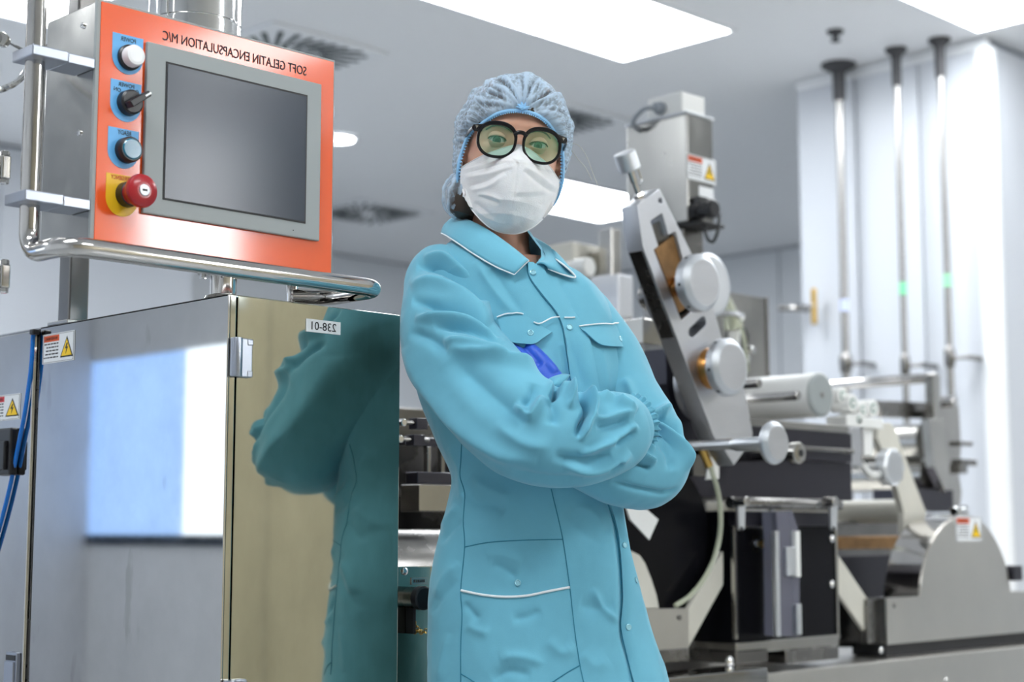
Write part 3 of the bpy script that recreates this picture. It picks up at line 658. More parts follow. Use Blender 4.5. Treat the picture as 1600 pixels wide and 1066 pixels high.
# ---------------------------------------------------------------- beams and rollers
boxp('top_beam', 1085, 656, 1326, 668, 2.16, .32, 'steel_worn'); boxp('die_block', 1080, 668, 1331, 716, 2.165, .3, 'dark_beam', label='dark die block beneath the white roller')
boxp('lower_beam', 1080, 716, 1331, 780, 2.18, .3, 'dark_beam'); boxp('beam_edge', 1170, 697, 1335, 704, 2.158, .01, 'steel_dark')
wr = cylp('white_roller', 1284, 617, 2.16, 35, .62, 'white_plastic', None, 44, 'white plastic roller with a grey end disc')
cylp('end_disc', 1284, 617, 2.155, 34, .006, 'bezel', wr, 44); cylp('end_screw', 1286, 617, 2.153, 4, .004, 'steel_dark', wr, 12)
c = Q(1248, 618, 2.10); obj('tie_rod', bm_cyl(c, c+YA*.4, .011, 16), 'steel_tube', mc)
c = Q(1187, 599, 2.06); obj('tie_rod', bm_cyl(c, c+YA*.3, .010, 16), 'steel_tube', mc)
cream = cylp('cream_roller', 1424, 799, 2.26, 19, .42, 'cream', None, 36, 'cream roller below the link plate')
boxp('rear_panel', 1135, 815, 1428, 935, 2.42, .02, 'steel_dark'); boxp('rear_trim', 1300, 838, 1428, 858, 2.41, .012, 'bronze')
boxp('blue_tint_plate', 1306, 868, 1420, 935, 2.40, .01, 'dark_beam')
# link plate
link_o = [(1372, 668), (1380, 661), (1391, 661), (1398, 668), (1422, 735), (1447, 800), (1445, 822), (1424, 838), (1412, 834), (1412, 800), (1402, 762), (1382, 712), (1371, 685)]
plate('link_plate', link_o, 2.24, .018, 'cream', label='cream diagonal link plate')
k = cylp('star_knob', 1399, 730, 2.20, 29, .03, 'aluminium', None, 48, 'grey fluted knob on the link plate', flute=(.045, 10)); c = Q(1399, 730, 2.23); obj('knob_stem', bm_cyl(c, c+YA*.08, .013, 14), 'white_plastic', k)
# white hose fittings
fx = obj('fitting_block', bm_box(Q(1323, 660, 2.2).x, Q(1380, 660, 2.2).x, 2.2, 2.26, Q(1350, 668, 2.2).z, Q(1350, 652, 2.2).z, .002), 'white_plastic', mc)
boxp('grey_block', 1329, 668, 1346, 728, 2.2, .06, 'aluminium_face'); boxp('white_column', 1350, 668, 1364, 712, 2.21, .05, 'white_plastic')
for (u, v, r, y) in ((1318, 618, 13, 2.24), (1334, 630, 14, 2.22), (1350, 640, 12, 2.22), (1366, 638, 14, 2.23), (1343, 655, 9, 2.2)):
    f = cylp('hose_fitting', u, v, y, r, .06, 'white_plastic', None, 20); cylp('seal_ring', u, v, y-.002, r*.55, .004, 'green_ring', f, 16); cylp('fitting_bore', u, v, y-.003, r*.38, .004, 'white_plastic', f, 12)
obj('fitting_elbow', bm_tube(catmull([Q(1345, 725, 2.22), Q(1360, 742, 2.22), Q(1378, 740, 2.23), Q(1392, 735, 2.25)], 6), .010, 12), 'white_plastic', fx)
# handle bar
hb0, hb1 = Q(1463, 592, 2.62), Q(1316, 603, 2.62)
obj('handle_bar', bm_cyl(Q(1463, 590, 2.62), Q(1463, 590, 2.62)+YA*.62, .017, 18), 'steel_tube', mc)
boxp('handle_post', 1459, 586, 1470, 660, 2.60, .03, 'steel_worn')
plate('guard_wing', [(1370, 626), (1475, 630), (1478, 655), (1380, 652)], 2.66, .02, 'steel_dark')
# right-hand frame
fr = plate('frame_plate', [(1462, 640), (1498, 634), (1502, 700), (1498, 742), (1503, 770), (1500, 790), (1484, 794), (1462, 720)], 2.62, .05, 'steel_worn', label='weathered steel frame plate')
plate('frame_plate', [(1452, 655), (1474, 655), (1484, 735), (1478, 770), (1460, 730)], 2.585, .03, 'steel_worn'); cylp('frame_cap', 1493, 627, 2.61, 9, .06, 'steel_tube', None, 18)
cylp('frame_hole', 1468, 753, 2.58, 4, .004, 'ink', None, 12)
for (u0, v0, u1, v1) in ((1500, 690, 1520, 697), (1503, 718, 1527, 728), (1500, 726, 1512, 740)): boxp('clamp_lever', u0, v0, u1, v1, 2.6, .02, 'steel_dark')
cylp('drum_roller', 1447, 690, 2.66, 28, .5, 'steel_worn', None, 36); cylp('drum_roller', 1452, 742, 2.66, 25, .5, 'steel_worn', None, 36); boxp('roller_seat', 1430, 765, 1490, 800, 2.6, .15, 'dark_beam')
# arched end cover
cvy = 2.11
cx_, cr = Q(1513, 950, cvy), None
top = Q(1511, 806, cvy); cr = top.z-Q(1511, 948, cvy).z; cx0 = Q(1512, 948, cvy)
zb = Q(1450, 1003, cvy).z-.002; xl = Q(1386, 965, cvy).x; zsh = Q(1400, 934, cvy).z
pts = [Vector((xl, cvy, BZ+.03)), Vector((xl, cvy, zsh)), Vector((cx0.x-cr, cvy, zsh))]
for i in range(0, 25): t = math.pi*(1-i/24); pts.append(Vector((cx0.x+cr*math.cos(t), cvy, max(zsh, cx0.z+cr*math.sin(t)))))
pts += [Vector((cx0.x+cr+.25, cvy, zsh)), Vector((cx0.x+cr+.25, cvy, BZ+.03))]
cv = obj('end_cover', bm_plate(pts, YA, .004, .0008), 'steel_bed', mc, 'arched steel end cover with a warning sticker')
b = bmesh.new(); ring = []
for i in range(0, 33):
    t = math.pi*(1-i/32); d = Vector((math.cos(t), 0, math.sin(t)))
    ring.append([b.verts.new(cx0+d*(cr+.004)+YA*yy) for yy in (.004, .10)]+[b.verts.new(cx0+d*(cr-.004)+YA*yy) for yy in (.10, .004)])
for i in range(32):
    for k in range(4): b.faces.new((ring[i][k], ring[i][(k+1) % 4], ring[i+1][(k+1) % 4], ring[i+1][k])).smooth = True
b.faces.new(ring[0]); b.faces.new(ring[-1][::-1])
obj('cover_rim', b, 'steel_tube', cv)
obj('cover_base', bm_box(xl, cx0.x+cr+.25, cvy+.006, cvy+.10, BZ+.001, BZ+.032, .001), 'gasket', cv)
obj('cover_side', bm_box(xl, xl+.004, cvy+.004, cvy+.10, BZ+.03, zsh, .001), 'steel_dark', cv)
cylp('cover_screw', 1398, 946, cvy-.002, 4, .003, 'steel_dark', cv, 12)
obj('cover_latch', bm_box(cx0.x+cr*.99, cx0.x+cr*.99+.05, cvy-.01, cvy+.02, cx0.z+.06, cx0.z+.10, .002), 'dark_beam', cv)
c = Q(1513.5, 827, cvy-.0005); w1 = Q(1534, 827, cvy).x-Q(1494, 827, cvy).x; h1 = Q(1513, 808, cvy).z-Q(1513, 846, cvy).z
sticker(mc, (c.x, cvy-.0006, c.z), XA, ZA, w1, h1, label='warning sticker on the arched cover')
obj('cover_hinge', bm_cyl(Q(1490, 800, 2.14), Q(1508, 797, 2.14), .013, 14), 'chrome', cv)
# casting drum (black) with its front plates, to the right of the coat
dc = Q(1035, 838, 2.16); drr = Q(1035, 838-126, 2.16).z-dc.z
dk = obj('casting_drum', bm_lathe(dc, YA, [(0, drr*.2), (.0, drr*.93), (.012, drr), (.3, drr)], 64), 'black_gloss', mc, 'large black casting drum')
boxp('drum_bracket', 1083, 690, 1124, 745, 2.10, .02, 'steel_dark')
plate('drum_guard', [(985, 952), (1076, 951), (1076, 1034), (985, 1034)], 2.09, .01, 'steel_bed'); boxp('guard_foot', 985, 1016, 1076, 1038, 2.085, .02, 'steel_dark')
arc = [(1000, 868), (1008, 880), (1018, 905), (1026, 930), (1030, 951)]
plate('guard_rim', arc+[(1012, 951), (985, 951), (985, 860)], 2.088, .012, 'cream')
cylp('guard_screw', 1063, 965, 2.086, 4.5, .004, 'steel_dark', None, 12)
plate('white_flap', [(978, 790), (1012, 797), (1029, 812), (1015, 844), (985, 812)], 2.02, .004, 'white_plastic', label='small white flap beside the coat')
# chute plates
plate('chute_plate', [(1130, 862), (1130, 914), (1076, 1012), (1076, 950)], 2.12, .01, 'cream', label='cream slanting chute plate left of the black box')
plate('chute_plate', [(1310, 868), (1357, 938), (1357, 995), (1310, 928)], 2.14, .01, 'cream', label='cream slanting chute plate right of the black box')
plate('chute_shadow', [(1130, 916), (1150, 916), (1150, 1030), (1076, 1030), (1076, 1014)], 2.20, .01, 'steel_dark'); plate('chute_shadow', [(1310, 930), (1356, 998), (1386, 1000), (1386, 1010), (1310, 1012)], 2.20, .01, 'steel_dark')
boxp('column_plate', 1356, 936, 1386, 1005, 2.13, .02, 'steel_dark'); dome('column_bolt', Q(1376, 1016, 2.055), YN, .008, mc)
dome('bolt_head', Q(1139, 1034, 2.055), YN, .012, mc)
# black box with cross bar
bb = boxp('black_box', 1152, 800, 1309, 1000, 2.10, .2, 'black_gloss', label='black box with a clear acrylic bracket')
boxp('box_foot', 1150, 998, 1311, 1016, 2.085, .2, 'steel_worn', bb); boxp('box_foot', 1150, 1016, 1200, 1036, 2.08, .2, 'steel_dark', bb); boxp('box_foot', 1228, 1014, 1311, 1034, 2.08, .2, 'steel_dark', bb)
boxp('box_edge', 1148, 800, 1152, 1000, 2.095, .01, 'steel_worn', bb, .001); boxp('box_edge', 1307, 800, 1310, 1000, 2.095, .01, 'steel_worn', bb, .001)
a, c = Q(1160, 786, 2.06), Q(1306, 786, 2.06)
obj('cross_bar', bm_cyl((Q(1140, 786, 2.06).x, 2.06, a.z), (Q(1311, 786, 2.06).x, 2.06, a.z), .0125, 18), 'steel_dark', bb)
boxp('bar_plate', 1150, 800, 1309, 822, 2.075, .02, 'dark_beam', bb)
for u in (1160, 1304):
    plate('lever', [(u-6, 790), (u+5, 790), (u+4, 826), (u+1, 829), (u-3, 829), (u-5, 826)], 2.04, .006, 'aluminium', bb); cylp('lever_screw', u, 826, 2.037, 3, .004, 'ink', bb, 12)
    cylp('bar_end', u+8 if u < 1200 else u+2, 784, 2.02, 8, .03, 'steel_tube', bb, 18)
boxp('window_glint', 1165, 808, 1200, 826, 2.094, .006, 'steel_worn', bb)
br = plate('acrylic_bracket', [(1213, 800), (1238, 798), (1250, 835), (1250, 995), (1218, 995), (1216, 835)], 2.03, .04, 'acrylic', bb, .002, label='clear acrylic bracket')
boxp('bracket_edge', 1213, 830, 1219, 995, 2.02, .01, 'aluminium', bb, .001); boxp('bracket_edge', 1244, 830, 1251, 902, 2.02, .012, 'white_plastic', bb, .001); boxp('bracket_clip', 1230, 855, 1245, 900, 2.022, .014, 'aluminium', bb)
boxp('bracket_edge', 1246, 944, 1253, 992, 2.02, .01, 'aluminium', bb, .001)
dome('box_bolt', Q(1181, 849, 2.099), YN, .008, bb, 'chrome'); 
c = Q(1195, 850, 2.09); tk = obj('brass_tap', bm_cyl(c, c+YA*.01, .009, 14), 'brass', mc); obj('tap_wing', bm_box(c.x-.004, c.x+.004, c.y-.012, c.y, c.z-.018, c.z+.018, .002), 'brass', tk); obj('tap_wing', bm_box(c.x-.016, c.x+.016, c.y-.012, c.y-.002, c.z-.003, c.z+.003, .002), 'brass', tk)
for v in (842, 913): dome('box_bolt', Q(1299, v, 2.099), YN, .009, bb, 'chrome')
# clear hose
hz = [(1100, 695), (1106, 715), (1112, 735), (1122, 770), (1126, 805), (1124, 840), (1115, 875), (1100, 905), (1080, 930), (1055, 947)]
obj('clear_hose', bm_tube(catmull([Q(u, v, 2.045) for u, v in hz], 6), .0052, 10), 'clear_hose', mc, 'clear yellowish hose hanging beside the drum')
plate('hose_tag', [(1110, 712), (1124, 728), (1124, 748), (1103, 750)], 2.06, .003, 'white_plastic')
obj('hose_coupling', bm_tube([Q(1094, 695, 2.04), Q(1108, 728, 2.04)], .009, 12), 'brass', mc)
# ---------------------------------------------------------------- motor box
MY = 2.36
mb = mc
nx = Q(1074, 270, MY).x; xr = Q(1115, 270, MY).x; zt = Q(1095, 183, MY).z; zbm = Q(1095, 350, MY).z
yb = onx(979, 250, nx).y
obj('motor_box', bm_box(nx, xr, MY, yb, zbm, zt, .004), 'steel_mid', mb, 'tall steel motor box behind the arm')
obj('lid_flange', bm_box(nx-.003, xr+.003, MY-.003, yb+.003, zt, zt+.006, .002), 'aluminium', mb)
yc0, yc1 = onx(1083, 170, nx+.01).y, onx(1010, 170, nx+.01).y
obj('motor_cap', bm_box(nx+.008, xr-.004, MY+.02, onx(1008, 170, nx).y, zt+.006, zt+.006+.055, .004), 'white_plastic', mb)
ym_ = onx(1030, 175, nx).y
g = obj('cable_gland', bm_lathe((nx+.008, ym_, zt+.028), -XA, [(0, .016), (.01, .016), (.012, .012), (.025, .011)], 16), 'grey_cable', mb)
obj('gland_cable', bm_tube(catmull([(nx-.012, ym_, zt+.028), (nx-.035, ym_+.02, zt+.022), (nx-.035, ym_+.055, zt-.005), (nx+.02, ym_+.07, zt-.02)], 8), .006, 10), 'grey_cable', g)
c = Q(1096, 265, MY-.0005); w1 = Q(1119, 265, MY).x-Q(1073, 265, MY).x; h1 = Q(1096, 246, MY).z-Q(1096, 285, MY).z
sticker(mb, (c.x, MY-.0006, c.z), XA, ZA, w1*.98, h1, label='warning sticker on the motor box')
obj('paper_label', bm_box(Q(1092, 300, MY).x, Q(1115, 300, MY).x-.002, MY-.001, MY-.0001, Q(1100, 309, MY).z, Q(1100, 292, MY).z), 'sticker', mb)
c = Q(1112, 326, MY-.05); 
cn = obj('connector', bm_lathe(Q(1118, 326, MY-.065), YA, [(0, .018), (.004, .022), (.02, .022), (.022, .017), (.045, .017), (.047, .022), (.062, .024)], 20, flute=(.03, 10)), 'black_plastic', mb, 'black round cable connector')
obj('connector_cap', bm_box(Q(1091, 328, MY-.02).x, Q(1105, 328, MY-.02).x, MY-.025, MY-.001, Q(1098, 342, MY).z, Q(1098, 312, MY).z, .003), 'black_plastic', cn)
obj('connector_cable', bm_tube(catmull([Q(1124, 335, MY-.05), Q(1122, 360, MY-.05), Q(1114, 378, MY-.04), Q(1105, 372, MY-.03), Q(1099, 350, MY-.02)], 8), .004, 8), 'black_plastic', cn)
obj('base_plate', bm_box(nx+.005, xr+.002, MY-.03, MY+.2, zbm-.008, zbm, .002), 'gasket', mb)
obj('mount_column', bm_box(nx+.02, xr-.006, MY+.03, MY+.16, BZ, zbm-.008, .003), 'steel_dark', mb)
# ---------------------------------------------------------------- back cluster left of the arm
bg = mc
BYY = 3.0
def bxb(name, a0, b0, a1, b1, y, d, m, bev=.003): return boxp(name, a0, b0, a1, b1, y, d, m, bg, bev)
bxb('column', 958, 358, 973, 1000, BYY-.1, .05, 'steel_worn'); bxb('column', 944, 392, 960, 1000, BYY-.06, .06, 'steel_worn')
bxb('gear_box', 905, 384, 952, 412, BYY, .2, 'cream'); bxb('gear_box_side', 895, 378, 906, 420, BYY-.02, .35, 'cream')
bxb('side_cover', 925, 420, 965, 600, BYY+.05, .3, 'steel_worn'); bxb('dark_hood', 928, 405, 960, 425, BYY+.02, .2, 'steel_dark')
bxb('lower_housing', 985, 505, 1050, 600, BYY-.35, .2, 'cream'); bxb('stack_plate', 968, 430, 992, 1000, BYY-.2, .1, 'aluminium_face')
c = Q(922, 417, 2.8); obj('air_cylinder', bm_lathe(c, YA, [(0, .022), (.004, .026), (.05, .026), (.051, .022), (.35, .022)], 28), 'white_plastic', bg)
for (u, v, r) in ((965, 500, 6), (978, 508, 10), (985, 500, 6)): cylp('cap_screw', u, v, BYY-.28, r, .03, 'steel_dark', bg, 14)
bxb('support_base', 900, 1000, 1000, 1060, BYY-.1, .4, 'steel_dark'); obj('plinth', bm_box(2.6, 3.6, 2.8, 3.4, 0.701, .74, .003), 'steel_dark', bg)
# tilted mirror-like guard panel, funnel and valves
gp = mc
a, c = Q(1128, 470, 2.75), Q(1197, 470, 2.75)
obj('panel', bm_box(a.x-.1, c.x, 2.75, 2.755, BZ+.001, Q(1165, 461, 2.75).z, .001), 'steel_worn', gp); obj('panel_edge', bm_box(c.x-.002, c.x+.005, 2.745, 2.765, BZ+.001, Q(1197, 465, 2.75).z, .001), 'steel_dark', gp)
cone0 = Q(1133, 455, 2.60); cone1 = Q(1147, 512, 2.60)
obj('funnel', bm_lathe(cone0, cone1-cone0, [(0, .006), ((cone1-cone0).length, .028)], 18), 'clear_hose', gp); obj('funnel_neck', bm_cyl(cone1, Q(1147, 560, 2.6), .016, 14), 'white_plastic', gp)
cylp('black_valve', 1160, 527, 2.6, 33, .03, 'black_plastic', gp, 30, prof=lambda r, L: [(0, r*.5), (.004, r*.6), (L, r*.6)])
cylp('valve_screw', 1178, 547, 2.58, 6, .02, 'chrome', gp, 14); cylp('valve_screw', 1169, 560, 2.58, 7, .02, 'chrome', gp, 14); cylp('valve_screw', 1160, 495, 2.58, 6, .02, 'white_plastic', gp, 14)
obj('valve_pipe', bm_tube([Q(1120, 490, 2.5), Q(1152, 491, 2.55), Q(1160, 495, 2.6)], .008, 10), 'steel_tube', gp)
obj('valve_hose', bm_tube(catmull([Q(1147, 500, 2.59), Q(1160, 520, 2.57), Q(1165, 545, 2.57), Q(1168, 580, 2.6)], 6), .005, 8), 'clear_hose', gp)
# ================================================================ THE WOMAN
import numpy as np
from mathutils.bvhtree import BVHTree
mat('coat', srgb(112, 181, 204), .78, 0, .18, var=.06, vscale=9, sheen=.25, bump=.12, bscale=900)
mat('coat_seam', srgb(46, 128, 154), .8)
mat('piping', srgb(236, 242, 244), .5)
mat('coat_inside', srgb(40, 120, 130), .8)
mat('snap', srgb(150, 205, 220), .25, .3)
mat('skin', srgb(214, 166, 143), .5, 0, .35, var=.06, vscale=30, sss=.25)
mat('lips', srgb(170, 95, 90), .4)
mat('hair', (.035, .022, .014, 1), .45)
mat('brow', (.03, .02, .014, 1), .7)
mat('eye_white', srgb(225, 225, 222), .15, coat=.5)
mat('iris', srgb(60, 80, 75), .2, coat=.8)
mat('pupil', (.004, .004, .004, 1), .1, coat=.8)
mat('glove', srgb(46, 92, 205), .45, sheen=.2, bump=.2, bscale=200)
mat('mask', srgb(238, 236, 236), .85, var=.03, vscale=60, bump=.25, bscale=500, sss=.1)
mat('strap', srgb(240, 240, 240), .7)
mat('frame_black', (.006, .005, .006, 1), .25, spec=.35)
mat('stud', (.8, .8, .8, 1), .2, 1)
mat('trousers', srgb(225, 232, 236), .8)
mat('shoe', srgb(235, 235, 235), .5)
mat('trim_blue', srgb(150, 204, 246), .7)
# thin fabric of the cap: see-through between the gathers (density painted per vertex by the gathers themselves)
def thin_fabric(name, col, a0, a1):
    m = bpy.data.materials.new(name); m.use_nodes = True; nt = m.node_tree; nt.nodes.clear()
    out = nt.nodes.new('ShaderNodeOutputMaterial'); mx = nt.nodes.new('ShaderNodeMixShader'); tr = nt.nodes.new('ShaderNodeBsdfTransparent')
    df = nt.nodes.new('ShaderNodeBsdfDiffuse'); tl = nt.nodes.new('ShaderNodeBsdfTranslucent'); m2 = nt.nodes.new('ShaderNodeMixShader')
    df.inputs[0].default_value = col; tl.inputs[0].default_value = col; m2.inputs[0].default_value = .3
    at_ = nt.nodes.new('ShaderNodeAttribute'); at_.attribute_name = 'gather'
    n = nt.nodes.new('ShaderNodeTexNoise'); n.inputs['Scale'].default_value = 130; n.inputs['Detail'].default_value = 6
    tc = nt.nodes.new('ShaderNodeTexCoord'); nt.links.new(tc.outputs['Object'], n.inputs['Vector'])
    ad = nt.nodes.new('ShaderNodeMath'); ad.operation = 'MULTIPLY_ADD'; ad.inputs[1].default_value = .5; nt.links.new(n.outputs['Fac'], ad.inputs[0]); nt.links.new(at_.outputs['Fac'], ad.inputs[2])
    mr = nt.nodes.new('ShaderNodeMapRange'); mr.inputs[1].default_value = .25; mr.inputs[2].default_value = 1.1; mr.inputs[3].default_value = a0; mr.inputs[4].default_value = a1
    nt.links.new(ad.outputs[0], mr.inputs[0]); nt.links.new(mr.outputs[0], mx.inputs[0])
    nt.links.new(df.outputs[0], m2.inputs[1]); nt.links.new(tl.outputs[0], m2.inputs[2])
    nt.links.new(tr.outputs[0], mx.inputs[1]); nt.links.new(m2.outputs[0], mx.inputs[2]); nt.links.new(mx.outputs[0], out.inputs[0]); M[name] = m
thin_fabric('cap_fabric', srgb(212, 233, 252), .14, .95)
# coated spectacle lens: clear, with a faint green reflection
m = bpy.data.materials.new('lens'); m.use_nodes = True; nt = m.node_tree; nt.nodes.clear()
out = nt.nodes.new('ShaderNodeOutputMaterial'); mx = nt.nodes.new('ShaderNodeMixShader'); tr = nt.nodes.new('ShaderNodeBsdfTransparent'); gl = nt.nodes.new('ShaderNodeBsdfGlossy')
tr.inputs[0].default_value = (.86, .95, .90, 1); gl.inputs[0].default_value = (.32, 1, .62, 1); gl.inputs[1].default_value = .12; mx.inputs[0].default_value = .27
nt.links.new(tr.outputs[0], mx.inputs[1]); nt.links.new(gl.outputs[0], mx.inputs[2]); nt.links.new(mx.outputs[0], out.inputs[0]); M['lens'] = m

_at0 = at; DF = .066          # how much farther from the viewer the whole figure stands
def at(px, py, F): return _at0(px, py, F+DF)
pc = at(840, 1000, 2.25)
woman = thing('person', 'woman in turquoise coat, hair cap, glasses and face mask with folded arms', 'person', (pc.x, pc.y, 0))
# ---------------------------------------------------------------- sculpting helpers
def lerp_table(tab, n, ncol):
    """catmull interpolation of table rows"""
    vs_ = [[row[i] for row in tab] for i in range(ncol)]; out = []
    m_ = len(tab)
    for j in range(n):
        t = j/(n-1)*(m_-1); i = min(int(t), m_-2); u = t-i; r = []
        for c in vs_:
            p1, p2 = c[i], c[i+1]; p0 = c[i-1] if i else 2*p1-p2; p3 = c[i+2] if i+2 < m_ else 2*p2-p1
            r.append(.5*(2*p1+(p2-p0)*u+(2*p0-5*p1+4*p2-p3)*u*u+(3*p1-p0-3*p2+p3)*u**3))
        out.append(r)
    return out
def grid_mesh(V, nr, ns, closed=True, cap0=False, cap1=False):
    faces = []
    for i in range(nr-1):
        for k in range(ns if closed else ns-1):
            faces.append((i*ns+k, i*ns+(k+1) % ns, (i+1)*ns+(k+1) % ns, (i+1)*ns+k))
    if cap0: faces.append(tuple(range(ns))[::-1])
    if cap1: faces.append(tuple((nr-1)*ns+k for k in range(ns)))
    return faces
def vnormals(V, faces):
    N = np.zeros_like(V); q = np.array([f for f in faces if len(f) == 4])
    n = np.cross(V[q[:, 2]]-V[q[:, 0]], V[q[:, 3]]-V[q[:, 1]])
    for k in range(4): np.add.at(N, q[:, k], n)
    return N/np.maximum(1e-12, np.linalg.norm(N, axis=1))[:, None]
def npproj(V):
    f = (V[:, 0]+V[:, 1])*S2; l = (V[:, 0]-V[:, 1])*S2; z = V[:, 2]-CZ
    d = f*CP+z*SP; u = -f*SP+z*CP
    return np.stack([800+FPX*l/d, 533-FPX*u/d], 1)
def fold_field(P, folds):
    """sum of soft ridges (+) and valleys (-) along drawn fold lines"""
    D = np.zeros(len(P))
    for pts, wd, h in folds:
        pts = np.array([list(p)[:2] for p in catmull([(a, b, 0) for a, b in pts], 5)], float)
        best = np.full(len(P), 1e9); tt = np.zeros(len(P)); L = np.concatenate([[0], np.cumsum(np.linalg.norm(np.diff(pts, axis=0), axis=1))])
        sel = np.where((P[:, 0] > pts[:, 0].min()-4*wd) & (P[:, 0] < pts[:, 0].max()+4*wd) & (P[:, 1] > pts[:, 1].min()-4*wd) & (P[:, 1] < pts[:, 1].max()+4*wd))[0]
        if not len(sel): continue
        S = P[sel]; bb = np.full(len(S), 1e9); bt = np.zeros(len(S))
        for i in range(len(pts)-1):
            a, b = pts[i], pts[i+1]; ab = b-a; t = np.clip(((S-a)@ab)/(ab@ab+1e-9), 0, 1)
            d = np.linalg.norm(S-(a+t[:, None]*ab), axis=1); m_ = d < bb
            bb[m_] = d[m_]; bt[m_] = (L[i]+t[m_]*(L[i+1]-L[i]))/L[-1]
        taper = np.clip(np.minimum(bt, 1-bt)*5, 0, 1)**.7
        D[sel] += h*taper*np.exp(-(bb/(wd*.85))**1.6)
    return D
def sculpt(V, faces, folds, noise_amp=0.0015, seed=0, gain=1.0):
    N = vnormals(V, faces)
    c = V.mean(0)
    if ((V-c)*N).sum() < 0: N = -N
    P = npproj(V); view = V-np.array([0, 0, CZ]); view /= np.linalg.norm(view, axis=1)[:, None]
    face = np.clip(-(N*view).sum(1)*2.2+.25, 0, 1)
    D = fold_field(P, folds)*face*gain
    rnd = np.random.RandomState(seed)
    for k in range(14):
        w = rnd.normal(size=3)*rnd.uniform(10, 38); D += noise_amp*.5*np.sin(V@w+rnd.uniform(0, 6.28))
    if noise_amp > .001:
        D += np.array([.0011*noise.noise(Vector((p[0]*26, p[1]*26, p[2]*20)))+.0006*noise.noise(Vector((p[0]*60+3, p[1]*60, p[2]*45))) for p in V])
    return V+N*D[:, None]
def np_obj(name, V, faces, m, parent, label=None, smooth=True):
    me = bpy.data.meshes.new(name); me.from_pydata(V.tolist() if hasattr(V, 'tolist') else V, [], faces); me.update()
    if smooth: me.polygons.foreach_set('use_smooth', [True]*len(me.polygons))
    return obj(name, me, m, parent, label)
CAM0 = Vector((0, 0, CZ))
class Surf:
    """finds the point of a sculpted surface seen at a photo pixel"""
    def __init__(s, *parts):
        V = []; F = []
        for v, f in parts: o = len(V); V += [Vector(p) for p in v]; F += [tuple(i+o for i in q) for q in f]
        s.t = BVHTree.FromPolygons(V, F)
    def __call__(s, px, py, off=0.):
        d = ray(px, py).normalized(); h = s.t.ray_cast(CAM0, d)
        if h[0] is None: n = s.t.find_nearest(at(px, py, 2.15)); p, nn = n[0], n[1]
        else: p, nn = h[0], h[1]
        if nn.dot(d) > 0: nn = -nn
        return p+nn*off
# ---------------------------------------------------------------- coat body
TOP = [  # row, left px, right px, depth of the centre, half depth
 (352, 735, 822, 2.285, .058), (372, 718, 836, 2.28, .070), (388, 695, 848, 2.275, .080), (405, 670, 864, 2.27, .092), (428, 652, 908, 2.265, .102),
 (465, 645, 942, 2.262, .108), (510, 645, 966, 2.26, .116), (560, 645, 980, 2.26, .124), (620, 655, 985, 2.258, .122), (690, 680, 976, 2.255, .116),
 (745, 702, 968, 2.245, .106), (800, 693, 975, 2.24, .104), (865, 680, 986, 2.236, .104), (930, 668, 1004, 2.232, .106), (1000, 666, 1024, 2.23, .108),
 (1066, 668, 1046, 2.228, .110), (1140, 668, 1058, 2.226, .112), (1230, 668, 1068, 2.225, .114), (1330, 668, 1076, 2.225, .116)]
NR, NS = 420, 360
rows = lerp_table(TOP, NR, 5)
V = np.zeros((NR*NS, 3))
